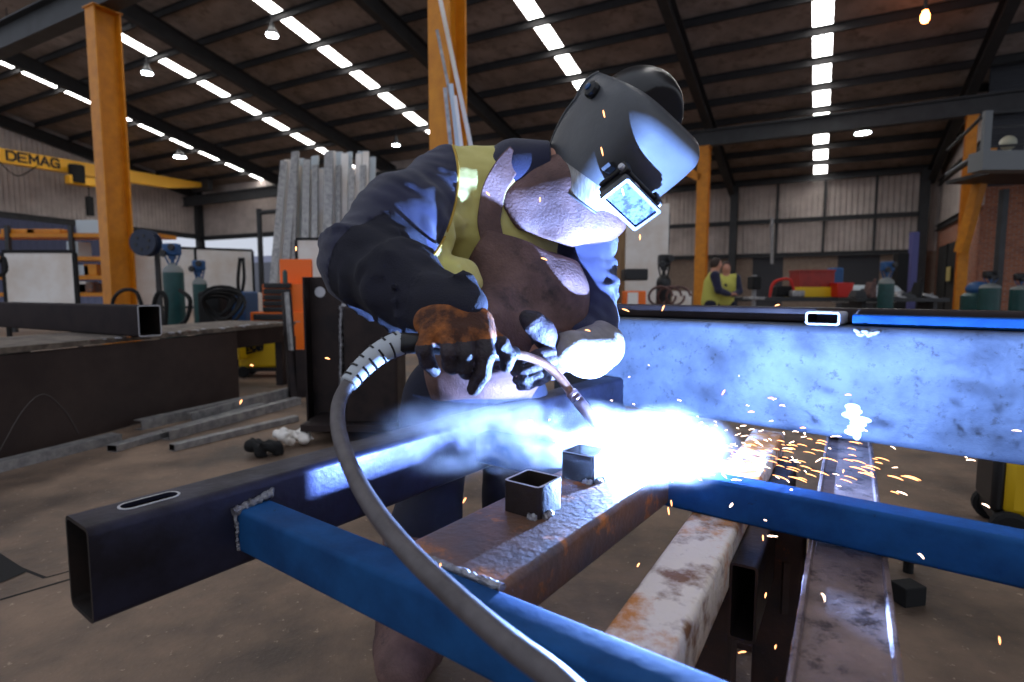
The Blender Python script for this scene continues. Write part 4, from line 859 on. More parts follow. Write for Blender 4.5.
# ================================================================== CAMERA AND SKY
cam = bpy.data.cameras.new('camera'); co = bpy.data.objects.new('camera', cam); COL.objects.link(co); SC.camera = co
cam.sensor_width = 36; cam.lens = F / 1024 * 36; co.location = (0, 0, H); co.rotation_euler = (PI / 2 - PH, 0, 0); cam.clip_start = .02; cam.clip_end = 300
cam.dof.use_dof = True; cam.dof.focus_distance = 1.28; cam.dof.aperture_fstop = 3.2
w = bpy.data.worlds.new('sky'); SC.world = w; w.use_nodes = True; bg = w.node_tree.nodes['Background']; bg.inputs[0].default_value = (.80, .86, 1.0, 1); bg.inputs[1].default_value = SKY
SC.view_settings.view_transform = 'Standard'; SC.view_settings.look = 'None'; SC.view_settings.gamma = 1; SC.view_settings.exposure = EXPO; SC.view_settings.use_curve_mapping = False
SC.cycles.max_bounces = 6; SC.cycles.volume_bounces = 1; SC.cycles.sample_clamp_indirect = 4; SC.cycles.caustics_reflective = False; SC.cycles.caustics_refractive = False
SC.cycles.volume_step_rate = 2; SC.cycles.use_denoising = True
# ================================================================== SOFT SHAPES (signed distance fields -> mesh)
class Field:
    def __init__(s, lo, hi, h):
        s.lo = np.array(lo, float); s.h = h; s.n = np.ceil((np.array(hi) - s.lo) / h).astype(int) + 1
        s.F = np.full(s.n, .2, np.float32); s.ax = [s.lo[i] + h * np.arange(s.n[i]) for i in range(3)]
    def win(s, lo, hi, pad):
        i0 = np.clip(((np.array(lo) - pad - s.lo) / s.h).astype(int), 0, s.n - 1); i1 = np.clip(((np.array(hi) + pad - s.lo) / s.h).astype(int) + 2, 1, s.n)
        sl = tuple(slice(a, b) for a, b in zip(i0, i1)); P = np.meshgrid(*[s.ax[i][sl[i]] for i in range(3)], indexing='ij'); return sl, np.stack(P, -1)
    def comb(s, sl, d, k):
        f = s.F[sl]
        if k > 0:
            hh = np.clip(.5 + .5 * (f - d) / k, 0, 1); s.F[sl] = f * (1 - hh) + d * hh - k * hh * (1 - hh)
        else: s.F[sl] = np.minimum(f, d)
    def cap(s, a, b, r1, r2=None, k=.02, flat=None):      # tapered capsule; flat = (normal, factor)
        r2 = r1 if r2 is None else r2; a = np.array(a, float); b = np.array(b, float); m = max(r1, r2)
        sl, P = s.win(np.minimum(a, b) - m, np.maximum(a, b) + m, .05 + k)
        ba = b - a; pa = P - a
        if flat is not None:
            n = np.array(flat[0], float); n /= np.linalg.norm(n); t_ = np.clip((pa @ ba) / max(ba @ ba, 1e-9), 0, 1); e = pa - t_[..., None] * ba
            c = e @ n; e = e + (c * (flat[1] - 1))[..., None] * n; d = np.linalg.norm(e, axis=-1) - (r1 + (r2 - r1) * t_); d /= max(1, flat[1])
        else:
            t_ = np.clip((pa @ ba) / max(ba @ ba, 1e-9), 0, 1); d = np.linalg.norm(pa - t_[..., None] * ba, axis=-1) - (r1 + (r2 - r1) * t_)
        s.comb(sl, d.astype(np.float32), k); return s
    def ell(s, c, r, R=None, k=.02):
        c = np.array(c, float); r = np.array(r, float); m = r.max(); sl, P = s.win(c - m, c + m, .05 + k); q = P - c
        if R is not None: q = q @ np.array(R)
        l = np.linalg.norm(q / r, axis=-1); l2 = np.linalg.norm(q / (r * r), axis=-1) + 1e-9; d = l * (l - 1) / l2
        s.comb(sl, d.astype(np.float32), k); return s
    def path(s, pts, rs, k=.02, flat=None):
        for i in range(len(pts) - 1): s.cap(pts[i], pts[i + 1], rs[i], rs[i + 1], k, flat)
        return s
    def P(s): return np.stack(np.meshgrid(*s.ax, indexing='ij'), -1)
    def cut(s, p, n):                                      # keep the side opposite to n
        n = np.array(n, float); n /= np.linalg.norm(n); s.F = np.maximum(s.F, ((s.P() - np.array(p)) @ n).astype(np.float32)); return s
    def wrinkle(s, amp, freq, seed=0, dirv=None, sharp=1.0):
        r = np.random.RandomState(seed); P = s.P(); acc = 0
        warp = sum(np.sin(P @ (r.normal(size=3) * freq * .4) + r.uniform(0, 6)) for _ in range(3)) * .8
        for i in range(4):
            v = r.normal(size=3)
            if dirv is not None: v = np.array(dirv) * (1 if r.rand() > .5 else -1) + v * .35
            v = v / np.linalg.norm(v) * freq * (.7 + .6 * r.rand()); q = np.sin(P @ v + warp + r.uniform(0, 6)); acc = acc + (1 - np.abs(q) ** sharp if sharp != 1 else q)
        s.F = s.F + (acc * amp / 4).astype(np.float32); return s
    def mesh(s):
        F_ = s.F.copy(); F_[0] = F_[-1] = .1; F_[:, 0] = F_[:, -1] = .1; F_[:, :, 0] = F_[:, :, -1] = .1
        S = F_ < 0; n = np.array(F_.shape) - 1
        cnt = np.zeros(n, np.float32); acc = np.zeros(tuple(n) + (3,), np.float32)
        for ax in range(3):
            for (u, v) in ((0, 0), (1, 0), (0, 1), (1, 1)):
                off = [0, 0, 0]; o = [i for i in range(3) if i != ax]; off[o[0]] = u; off[o[1]] = v
                sa = tuple(slice(off[i], off[i] + n[i]) for i in range(3)); sb = tuple(slice(off[i] + (1 if i == ax else 0), off[i] + (1 if i == ax else 0) + n[i]) for i in range(3))
                a, b = F_[sa], F_[sb]; cr = (a < 0) != (b < 0); t_ = np.where(cr, a / np.where(cr, a - b, 1), 0)
                pt = np.zeros(tuple(n) + (3,), np.float32); pt[..., o[0]] = u; pt[..., o[1]] = v; pt[..., ax] = t_
                acc += pt * cr[..., None]; cnt += cr
        act = cnt > 0; idx = np.full(n, -1, np.int64); idx[act] = np.arange(act.sum()); ijk = np.argwhere(act)
        verts = s.lo + s.h * (ijk + acc[act] / cnt[act][:, None]); faces = []
        for ax in range(3):
            o = [(ax + 1) % 3, (ax + 2) % 3]; m = list(n); sa = [slice(1, n[i]) for i in range(3)]; sa[ax] = slice(0, n[ax]); sb = list(sa); sb[ax] = slice(1, n[ax] + 1)
            a, b = S[tuple(sa)], S[tuple(sb)]; w_ = np.argwhere(a != b)
            if not len(w_): continue
            base = w_ + np.array([0 if i == ax else 1 for i in range(3)]); e0 = np.zeros(3, int); e0[o[0]] = 1; e1 = np.zeros(3, int); e1[o[1]] = 1
            g = lambda q: idx[q[:, 0], q[:, 1], q[:, 2]]
            quad = np.stack([g(base - e0 - e1), g(base - e1), g(base), g(base - e0)], 1); fl = ~a[w_[:, 0], w_[:, 1], w_[:, 2]]; quad[fl] = quad[fl][:, ::-1]; faces.append(quad)
        return verts, np.concatenate(faces)
def soft(name, fld, mats, parent, classify=None, relax=1, snap=None):
    v, f = fld.mesh()
    for _ in range(relax):     # one light smoothing pass
        acc = np.zeros_like(v); c = np.zeros(len(v))
        for i in range(4):
            a, b = f[:, i], f[:, (i + 1) % 4]; np.add.at(acc, a, v[b]); np.add.at(acc, b, v[a]); np.add.at(c, a, 1); np.add.at(c, b, 1)
        v = v * .5 + .5 * acc / np.maximum(c, 1)[:, None]
    if snap is not None: v = snap(v, fld.h)
    me = bpy.data.meshes.new(name); me.from_pydata(v.tolist(), [], f.tolist())
    mi = None
    if classify is not None: mi = classify(v[f].mean(1)).astype(np.int32)
    return obj_me(name, me, mats, parent, 'all', midx=mi)
# ================================================================== THE WELDER
pr = thing('person', C(470, 380, 1.78) * 1, 'welder in yellow and navy shirt, leather apron and black helmet bending over the frame', 'person')
E1 = Vector((.69, .565, -.45)).normalized(); E2 = Vector((.70, -.46, .54)); E2 = (E2 - E1 * E2.dot(E1)).normalized(); EN = E2.cross(E1) * 1.0
if EN.y > 0: EN = -EN
PHI = .30; RQ = Quaternion(Vector((-.0308, -.1082, -.0232)).normalized(), .1149); B1, B2, BN = E1.copy(), E2.copy(), EN.copy(); E2, EN = (E2 * math.cos(PHI) - EN * math.sin(PHI)).normalized(), (EN * math.cos(PHI) + E2 * math.sin(PHI)).normalized()
E1 = RQ @ E1; E2 = RQ @ E2; EN = RQ @ EN
HR = frame3(E1, EN, E2)       # wearer's left, forward, up
if HR.determinant() < 0: pass
HC = C(623.9, 135.8, 1.56)        # midpoint between the helmet pivots
def hd_(x, y, z): return HC + E1 * x + EN * y + E2 * z
shR = C(444, 192, 1.62); elR = C(366, 264, 1.36); wrR = C(447, 312, 1.15)
shL = C(588, 240, 1.74); elL = C(594, 322, 1.66); wrL = C(563, 352, 1.46)
nkb = C(520, 174, 1.62); chest = C(495, 240, 1.73); belly = C(480, 320, 1.80); hip = C(470, 385, 1.87)
knR = C(425, 530, 1.60); ftR = C(412, 640, 1.58); ftR.z = .09; knL = C(515, 500, 1.82); ftL = C(500, 560, 1.98); ftL.z = .09
hipR = C(440, 400, 1.87); hipL = C(512, 400, 1.92)
# body: one continuous surface under the clothes
f = Field((-.75, .85, 0), (.7, 2.45, 1.8), .011)
f.path([hipR, knR, ftR], [.085, .055, .038], .04); f.path([hipL, knL, ftL], [.085, .055, .038], .04)
for ft in (ftR, ftL): f.cap(ft + Vector((0, .04, -.04)), ft + Vector((-.02, -.15, -.05)), .035, .028, .03)
f.path([hip, belly, chest, nkb], [.135, .12, .13, .07], .08); f.path([shR, nkb, shL], [.06, .06, .06], .06)
f.path([shR, elR, wrR], [.052, .042, .03], .03); f.path([shL, elL, wrL], [.052, .042, .03], .03)
f.path([nkb, hd_(0, -.03, -.10)], [.06, .055], .03)
f.ell(hd_(0, -.0, .005), (.080, .102, .112), np.array(HR), .03); f.ell(hd_(0, .055, -.075), (.05, .045, .055), np.array(HR), .03)
f.cap(hd_(0, .095, .0), hd_(0, .115, -.03), .009, .013, .01)
for s in (-1, 1): f.ell(hd_(s * .078, -.01, -.01), (.009, .017, .03), np.array(HR), .006)
f.cap(hd_(-.02, .098, -.066), hd_(.02, .098, -.066), .006, .006, .008)
kc = C(455, 350, 1.10)
f.path([wrR, C(455, 338, 1.10)], [.026, .03], .02)
for k in range(4): f.path([C(430 + k * 16, 334, 1.10), C(428 + k * 17, 352, 1.075), C(430 + k * 16, 364, 1.09)], [.006, .005, .004], .004)
f.path([C(490, 334, 1.12), C(503, 350, 1.13)], [.011, .009], .008)
f.path([wrL, C(540, 352, 1.400)], [.026, .028], .02)
for k in range(4): f.path([C(548 - k * 6, 358 + k * 3, 1.380), C(530 - k * 5, 364 + k * 4, 1.350), C(520 - k * 2, 372 + k * 3, 1.370)], [.006, .005, .004], .004)
f.path([C(548, 345, 1.400), C(537, 324, 1.370)], [.011, .009], .008)
soft('body', f, M['skin'], pr, relax=2)
# eyes
for s in (-1, 1):
    mb = MB(); mb.ell(hd_(s * .032, .082, .018), (.012, .012, .012)); obj('eye', mb, M['white'], pr, smooth='all')
f = Field(hd_(0, 0, 0) - Vector((.2, .2, .2)), hd_(0, 0, 0) + Vector((.2, .2, .2)), .007)
f.ell(hd_(0, -.012, .035), (.083, .102, .105), np.array(HR), .01).cut(hd_(0, .06, .05), HR @ Vector((0, 1, -.9))).cut(hd_(0, 0, -.06), HR @ Vector((0, 0, -1))).wrinkle(.003, 180, 3)
soft('hair', f, M['hair'], pr)
# shirt
f = Field((-.76, .9, .70), (.58, 2.25, 1.72), .0085)
f.path([hip, belly, chest], [.165, .17, .18], .1); f.ell(C(495, 220, 1.71), (.20, .16, .19), None, .08)
f.path([shR, nkb + Vector((0, .02, -.02)), shL], [.104, .086, .084], .07)
f.cap(C(455, 180, 1.66), C(505, 180, 1.63), .09, .08, .06)
upper = [shR, shR.lerp(elR, .5) + Vector((-.012, -.01, .012)), elR]
f.path(upper, [.106, .116, .110], .05); f.path([elR, elR.lerp(wrR, .5), wrR + (wrR - elR) * .08], [.106, .094, .070], .03)
f.path([shL, elL, elL.lerp(wrL, .5)], [.084, .070, .062], .04)
f.ell(C(453, 286, 1.48), (.085, .095, .085), None, .06); f.cap(C(440, 300, 1.15), C(464, 303, 1.16), .046, .042, .04)  # belly bulge added to block arc light from the upper sleeve
rr = random.Random(2)
axA = (elR - shR).normalized(); axF = (wrR - elR).normalized()
def ringfold(a, b, t_, r, tilt, span, a0, rad):
    ax = (b - a).normalized(); c = a.lerp(b, t_); R = look(ax); pts = []
    for q in range(7):
        an = math.radians(a0 + span * q / 6); pts.append(c + R @ Vector((tilt * math.sin(an), math.cos(an) * r, math.sin(an) * r)))
    for i in range(6): f.cap(pts[i], pts[i + 1], rad * (1 if 0 < i < 6 else .4), rad, .022)
for k in range(16): ringfold(shR, elR, .30 + k * .045, .112, rr.uniform(-.07, .07), rr.uniform(60, 130), rr.uniform(0, 360), rr.uniform(.010, .017))
for k in range(14): ringfold(elR, wrR, .0 + k * .065, .106 - .026 * k * .065, rr.uniform(-.06, .06), rr.uniform(70, 150), rr.uniform(0, 360), rr.uniform(.008, .014))
for k in range(8): ringfold(shL, elL, .3 + k * .09, .078, rr.uniform(-.06, .06), rr.uniform(80, 150), rr.uniform(90, 330), rr.uniform(.007, .012))
for (a, b, c) in (((440, 150), (425, 215), (405, 262)), ((428, 160), (400, 205), (372, 240)), ((448, 200), (440, 240), (428, 268)), ((480, 175), (468, 220), (445, 262)), ((500, 165), (488, 200), (478, 230))):
    pass
f.wrinkle(.016, 24, 5, sharp=.9); f.wrinkle(.008, 55, 9, sharp=.9)
sdir = np.array(axA)
_a, _b, _e = C(455, 146, 1.45), C(429, 268, 1.45), Vector((0, 0, H))
SN = np.array((_b - _e).cross(_a - _e).normalized()); SA = np.array(_a)
if (np.array(C(380, 200, 1.45)) - SA) @ SN < 0: SN = -SN
def gR(c): return (c - SA) @ SN - .028 * np.clip(1 - ((c[:, 2] - 1.34) / .15) ** 2, -1, 1) * -1
nl_ = np.array(Vector((1, .1, .02)).normalized()); pL_ = np.array(C(557, 240, 1.66))
def gL(c): return (c - pL_) @ nl_
def g1(c): return gR(c) if True else 0
def gF(c):                    # forearm sleeve guard starts past the elbow
    return (c - np.array(elR)) @ np.array(axF) - .02
def zoneF(c):
    d_ = np.linalg.norm(np.cross(c - np.array(elR), np.array(axF)), axis=1); return (d_ < .135) & (c[:, 1] < 1.5)
def shirt_class(c):
    c = np.array(c); y = np.zeros(len(c)); y[gR(c) > 0] = 1; y[gL(c) > 0] = 1; z_ = zoneF(c)
    y[z_ & (gF(c) > -.14)] = 1; y[z_ & (gF(c) > 0)] = 2; y[c[:, 2] < .93] = 1; return y
def shirt_snap(v, h):
    v = v.copy()
    for g, n_, zf in ((gR, SN, None), (gL, nl_, None), (gF, np.array(axF), zoneF)):
        d_ = g(v); m_ = np.abs(d_) < h * .55
        if zf is not None: m_ &= zf(v)
        v[m_] -= d_[m_][:, None] * n_[None, :]
    return v
soft('work_shirt', f, [M['hivis'], M['navy'], M['navydark']], pr, shirt_class, snap=shirt_snap)
FS = f
# seam stitching on the shoulder
def trouser():
    f = Field((-.62, 1.2, .0), (.5, 2.4, 1.0), .011)
    f.path([hipR, knR, ftR + Vector((0, 0, .06))], [.125, .095, .082], .05); f.path([hipL, knL, ftL + Vector((0, 0, .06))], [.125, .095, .082], .05); f.ell(hip, (.18, .15, .14), None, .05)
    f.cut((0, 0, .07), (0, 0, -1)); f.wrinkle(.008, 30, 4); soft('trousers', f, M['denim'], pr)
trouser()
for ft, nm in ((ftR, 0), (ftL, 1)):
    f = Field(ft - Vector((.18, .28, .1)), ft + Vector((.18, .2, .32)), .008)
    f.cap(ft + Vector((0, .05, -.035)), ft + Vector((-.02, -.17, -.045)), .05, .042, .03); f.cap(ft + Vector((0, .02, 0)), ft + Vector((0, .01, .12)), .058, .06, .03); f.cut((0, 0, .012), (0, 0, -1))
    b = soft('boot', f, M['leather'], pr)
# leather spats over the shins
f = Field(ftR - Vector((.2, .25, .1)), knR + Vector((.2, .25, .1)), .009)
f.path([ftR + Vector((0, -.01, .02)), ftR.lerp(knR, .9)], [.105, .115], .03); f.ell(ftR + Vector((0, -.10, .03)), (.085, .12, .07), None, .05); f.cut((0, 0, .05), (0, 0, -1)); f.wrinkle(.006, 40, 8)
soft('leather_spat', f, M['leather'], pr)
# apron: grown a little out of the shirt front, cut along its edges
def camside(p, q, Yr):        # plane through the eye edge p-q, returns point and normal (left of p->q as seen)
    a = C(p[0], p[1], Yr); b = C(q[0], q[1], Yr); e = Vector((0, 0, H)); n = (a - e).cross(b - e).normalized(); return np.array(a), np.array(n)
f = Field((-.45, 1.1, .6), (.5, 2.2, 1.42), .0075)
f.path([hip + Vector((.03, -.02, -.12)), belly + Vector((.01, 0, 0)), chest], [.17, .176, .188], .1); f.ell(C(500, 245, 1.71), (.20, .176, .17), None, .08)
f.ell(C(485, 375, 1.70), (.17, .12, .09), None, .09); f.ell(C(534, 300, 1.60), (.160, .12, .17), None, .08); f.ell(C(500, 345, 1.57), (.14, .15, .09), None, .08); f.ell(C(482, 318, 1.52), (.10, .15, .09), None, .08)  # lower bulges pushed forward to block arc light from shirt and sleeve
Pf = f.P().astype(np.float32)
def cutedge(p, q, Yr, inside):
    a, n = camside(p, q, Yr); ins = (np.array(C(inside[0], inside[1], Yr)) - a) @ n
    f.F = np.maximum(f.F, ((Pf - a) @ (n * (-1 if ins > 0 else 1))).astype(np.float32))
cutedge((488, 222), (455, 285), 1.5, (520, 300)); cutedge((488, 226), (586, 264), 1.5, (520, 300)); cutedge((584, 255), (581, 330), 1.5, (520, 300)) if False else None
cutedge((410, 402), (600, 396), 1.5, (500, 350))
f.wrinkle(.009, 20, 12, sharp=.9); f.wrinkle(.004, 50, 13)
ap = soft('apron', f, M['leather'], pr)
# apron neck strap and shirt collar
def onshirt(px, py, lift=.014):
    r = np.array(ray(px, py)); r = r / r[1]
    for Y_ in np.arange(1.0, 2.2, .004):
        p = np.array([0, 0, H]) + r * Y_; i = ((p - FS.lo) / FS.h).astype(int)
        if (i < 0).any() or (i >= FS.n - 1).any(): continue
        if FS.F[tuple(i)] < 0: return Vector(p) - Vector(r).normalized() * lift
    return C(px, py, 1.5)
st = [onshirt(*q) for q in ((492, 238), (489, 222), (491, 205), (494, 190), (501, 176), (509, 164), (518, 155))]
mb = MB(); mb.tube(spline(st, 5), .017, 8, flat=.35); sp_ = spline(st, 5)
mb = MB()
for i in range(len(sp_) - 1):
    pass
side_ = []
vs = []; fs = []
for i, p in enumerate(sp_):
    t_ = (sp_[min(i + 1, len(sp_) - 1)] - sp_[max(i - 1, 0)]).normalized(); vw = (p - Vector((0, 0, H))).normalized(); sd = t_.cross(vw).normalized(); w_ = .031
    for (a_, b_) in ((-1, 0), (1, 0), (1, 1), (-1, 1)): vs.append(p + sd * w_ * a_ - vw * .004 + vw * .022 * b_)
for i in range(len(sp_) - 1):
    for k in range(4): fs.append((i * 4 + k, i * 4 + (k + 1) % 4, (i + 1) * 4 + (k + 1) % 4, (i + 1) * 4 + k))
fs += [(3, 2, 1, 0), tuple(range(len(vs) - 4, len(vs)))]
mb.add(vs, fs); obj('apron_strap', mb, M['leather'], pr, smooth=True, bevel=.003)
f = Field(nkb - Vector((.22, .25, .2)), nkb + Vector((.25, .25, .25)), .0065)
nd = (hd_(0, -.04, -.12) - nkb).normalized()
f.cap(nkb + nd * -.01, nkb + nd * .085, .096, .084, .02); f.cut(nkb + nd * .085, nd); f.wrinkle(.003, 50, 21)
soft('collar', f, M['navy'], pr)
# seam
seam = []
for py in range(146, 258, 9):
    lo_, hi_ = 400.0, 490.0
    for _ in range(9):
        md = (lo_ + hi_) / 2
        if gR(np.array([onshirt(md, py, 0)]))[0] > 0: lo_ = md
        else: hi_ = md
    seam.append(onshirt(lo_ + 1.5, py, .002))
mb = MB(); mb.tube(spline(seam, 4), .0035, 6); obj('shoulder_seam', mb, mat('ochre seam', rgb(186, 150, 60), rough=.9), pr, smooth='all')
# neck guard under the helmet: leather sheet spreading over the throat and chest
f = Field(HC - Vector((.48, .32, .5)), HC + Vector((.24, .4, .12)), .0065)
a_ = hd_(-.01, .03, -.17); b_ = C(562, 242, 1.64)
f.path([hd_(-.01, .0, -.10), a_ + Vector((-.02, .02, -.02)), b_], [.085, .09, .135], .06); f.path([a_, C(531, 216, 1.64)], [.08, .125]) ; f.path([a_, C(530, 192, 1.63)], [.09, .105], .05); f.ell(C(596, 224, 1.56), (.085, .07, .05), None, .05)
Pf = f.P().astype(np.float32)
cutedge((494, 200), (520, 233), 1.38, (580, 190)); cutedge((520, 231), (572, 248), 1.38, (580, 190)); cutedge((572, 248), (615, 241), 1.38, (580, 190)); cutedge((494, 206), (548, 128), 1.4, (600, 190))
f.cut(hd_(0, 0, -.045), E2); f.wrinkle(.008, 26, 31, sharp=.9); f.wrinkle(.003, 70, 32)
soft('neck_guard', f, M['leather'], pr)
# welding helmet -------------------------------------------------------
hl = bpy.data.objects.new('welding_helmet', None); hl['label'] = 'black welding helmet with square lens holder tilted down'
HM = Matrix.Translation(HC) @ HR.to_4x4()
vs = []; NT, NV = 48, 30
def shell(th, v, off=0.0):    # th 0 is straight ahead, v from chin (0) to crown (1)
    z = -.1992 + .2832 * v
    rx = .154 * (1 - .36 * (1 - v) ** 1.5); ry = .211 * (1 - .36 * (1 - v) ** 1.5)
    if v > .80:
        q = (v - .80) / .20; rx *= 1 - .10 * q * q; ry *= 1 - .22 * q * q
    e = .60; c, s_ = math.cos(th), math.sin(th)
    x = (abs(s_) ** e) * (1 if s_ > 0 else -1) * (rx + off); y = (abs(c) ** e) * (1 if c > 0 else -1) * (ry + off)
    return hd_(x, y, z)
mb = MB(); grid = []
for j in range(NV + 1):
    v = j / NV
    ext = math.radians(100.6 + 43 * max(0, .7 - v) / .7)
    for i in range(NT + 1):
        th = -ext + 2 * ext * i / NT; grid.append(shell(th, v))
fs = [(j * (NT + 1) + i, j * (NT + 1) + i + 1, (j + 1) * (NT + 1) + i + 1, (j + 1) * (NT + 1) + i) for j in range(NV) for i in range(NT)]
mb.add(grid, fs); mb.m = [1 if (i // NT) < NV * .20 and (i % NT) < NT * .62 else 0 for i in range(len(fs))]; hl = obj('welding_helmet', mb, [M['shell'], M['skirt']], pr, smooth='all'); hl['label'] = 'black welding helmet tilted down with square lens holder'
sm = hl.modifiers.new('thick', 'SOLIDIFY'); sm.thickness = .0045; sm.offset = -1
# brow: roof panel closing the shell over the forehead
mb = MB(); top = [shell(math.radians(-82 + 164 * i / 30), 1.0) for i in range(31)]; inner = [hd_(0, -.02, .100).lerp(p, .80) + E2 * .004 for p in top]
mb.add(top + inner, [(i, i + 1, 32 + i, 31 + i) for i in range(30)]); bo = obj('brow_panel', mb, M['shell'], hl, smooth='all')
sm = bo.modifiers.new('thick', 'SOLIDIFY'); sm.thickness = .004; sm.offset = -1
# rolled edge
edge = [grid[j * (NT + 1)] for j in range(NV + 1)]; mb = MB(); mb.tube(edge, .0035, 8); edge = [grid[j * (NT + 1) + NT] for j in range(NV + 1)]; mb.tube(edge, .0035, 8); mb.tube(grid[:NT + 1], .0035, 8); obj('shell_rim', mb, M['shell'], hl, smooth='all')
# lens holder
LE1 = Vector((.69, .565, -.45)).normalized(); LE2 = Vector((.70, -.46, .54)); LE2 = (LE2 - LE1 * LE2.dot(LE1)).normalized(); LEN = LE2.cross(LE1)
if LEN.y > 0: LEN = -LEN
LR = frame3(LE1, LEN, LE2); LC = C(631, 205, 1.385)
def lh(x, y, z): return LC + LE1 * x + LEN * y + LE2 * z
def hb_(c, sz, m, name, bev=.002):
    mb = MB(); mb.box(lh(*c), sz, LR); return obj(name, mb, m, hl, bevel=bev)
def ring(w, h, bw, y, dep, m, name):
    mb = MB(); mb.hollow(rrect(w, h, .006), rrect(w - 2 * bw, h - 2 * bw, .003), lh(0, y, 0), frame3(LEN, LE1, LE2), dep, 0, 0, 0); return obj(name, mb, m, hl, smooth=True)
hb_((0, -.022, 0), (.140, .036, .074), M['black'], 'lens_box', .004)
hb_((0, -.038, .008), (.160, .012, .076), M['black'], 'holder_flange', .006)
ring(.146, .081, .009, -.014, .018, M['shell'], 'lens_frame')
hb_((0, -.004, 0), (.128, .003, .062), M['lens'], 'lens', .0005)
for s in (-1, 1):
    hb_((s * .066, -.040, .038), (.018, .034, .026), M['black'], 'hinge_lug', .004)
    mb = MB(); mb.lathe([(.007, -.006), (.008, 0), (.007, .006)], lh(s * .078, -.036, .038), LR @ Matrix.Rotation(PI / 2, 3, 'Y'), 12); obj('hinge_screw', mb, M['cut'], hl)
hb_((-.030, -.008, .039), (.018, .010, .006), M['cut'], 'spring_clip', .001)
hb_((.066, -.010, -.018), (.008, .012, .016), M['cut'], 'spring_clip', .001)
mb = MB(); mb.prism([(0, -.014), (0, .014), (-.026, .030), (-.036, .026)], lh(-.070, -.070, .0), frame3(LE2, LE1, LEN), .022); obj('holder_ear', mb, M['black'], hl)
# pivot knobs, headband and crown strap
for s in (-1, 1):
    R_ = HR @ Matrix.Rotation(s * PI / 2, 3, 'Y'); mb = MB(); mb.lathe([(.020, -.004), (.022, .004), (.020, .014), (.012, .018)], hd_(s * .153, .0, .033), R_, 10); k_ = obj('pivot_knob', mb, M['black'], hl)
    mb = MB(); mb.lathe([(.008, .016), (.009, .022), (.004, .024)], hd_(s * .153, .0, .033), R_, 12); obj('knob_screw', mb, M['bluep'], k_) if False else obj('knob_screw', mb, M['bluep'], hl)
f_pts = [hd_(.092 * math.sin(a), -.012 + .112 * math.cos(a), .045) for a in [2 * PI * k / 36 for k in range(37)]]
def strap(name, pts, nfun, w_, m, th_=.003):
    vs = []; fs = []; n_ = len(pts)
    for i, p in enumerate(pts):
        t_ = (pts[min(i + 1, n_ - 1)] - pts[max(i - 1, 0)]).normalized(); nn_ = nfun(p); sd = t_.cross(nn_).normalized()
        for (a_, b_) in ((-1, 0), (1, 0), (1, 1), (-1, 1)): vs.append(p + sd * w_ / 2 * a_ + nn_ * th_ * b_)
    for i in range(n_ - 1):
        for k in range(4): fs.append((i * 4 + k, i * 4 + (k + 1) % 4, (i + 1) * 4 + (k + 1) % 4, (i + 1) * 4 + k))
    mb = MB(); mb.add(vs, fs + [(3, 2, 1, 0), tuple(range(n_ * 4 - 4, n_ * 4))]); return obj(name, mb, m, hl, smooth=True)
hc0 = hd_(0, -.012, .03)
strap('headband', f_pts, lambda p: (p - hc0).normalized(), .034, M['black'])
strap('crown_strap', [hd_(.096 * math.cos(a), -.0, .045 + .112 * math.sin(a)) for a in [PI * k / 24 for k in range(25)]], lambda p: (p - hc0).normalized(), .024, M['black'])
strap('rear_strap', [hd_(.094 * math.cos(a), -.012 - .114 * math.sin(a) * .85, .045 + .09 * math.sin(a)) for a in [PI * k / 24 for k in range(25)]], lambda p: (p - hc0).normalized(), .022, M['black'])
f = Field(HC - Vector((.22, .22, .12)), HC + Vector((.27, .22, .32)), .006)
f.ell(hd_(0, -.010, .05), (.114, .132, .134), np.array(HR), .01).cut(hd_(0, 0, .05), -E2)
f.cut(hd_(0, .075, .05), EN)
soft('skull_cap', f, mat('black glossy cap', rgb(26, 26, 28), rough=.3), pr)
# gloves ---------------------------------------------------------------
def glove(name, palm, fingers, thumb, cuff, lo, hi, split, mats, seed):
    f = Field(lo, hi, .0032)
    for (pts, rs) in palm: f.path(pts, rs, .018)
    g = Field(lo, hi, .0032)
    for (pts, rs) in fingers: 
        g2 = Field(lo, hi, .0032); g2.path(pts, rs, .006); g.F = np.minimum(g.F, g2.F)
    g2 = Field(lo, hi, .0032); g2.path(thumb[0], thumb[1], .006); g.F = np.minimum(g.F, g2.F)
    k = .007; hh = np.clip(.5 + .5 * (f.F - g.F) / k, 0, 1); f.F = f.F * (1 - hh) + g.F * hh - k * hh * (1 - hh)
    for (pts, rs) in cuff: f.path(pts, rs, .012)
    f.F -= .0016; f.wrinkle(.002, 110, seed)
    return soft(name, f, mats, pr, split)
# his right glove: back of the hand towards us, four fingers curling down round the handle
fb_ = []
for (k0, k1, k2, k3, r) in (((428, 330, 1.07), (424, 349, 1.045), (427, 362, 1.06), (434, 371, 1.085), .0125),
                        ((446, 332, 1.06), (449, 352, 1.035), (450, 364, 1.05), (452, 369, 1.08), .0135),
                        ((464, 333, 1.065), (466, 354, 1.04), (464, 367, 1.05), (466, 373, 1.08), .0135),
                        ((482, 333, 1.08), (486, 355, 1.055), (482, 374, 1.06), (474, 389, 1.075), .0145)):
    fb_.append(([C(*k0), C(*k1), C(*k2), C(*k3)], [r * 1.15, r * 1.08, r, r * .82]))
bk = np.array((C(430, 318, 1.09) + C(480, 318, 1.09)) / 2)
def split_r(c): return (c[:, 2] < np.interp(c[:, 0], [C(416, 341, 1.05).x, C(497, 343, 1.05).x], [C(416, 345, 1.05).z, C(497, 338, 1.06).z])).astype(int)
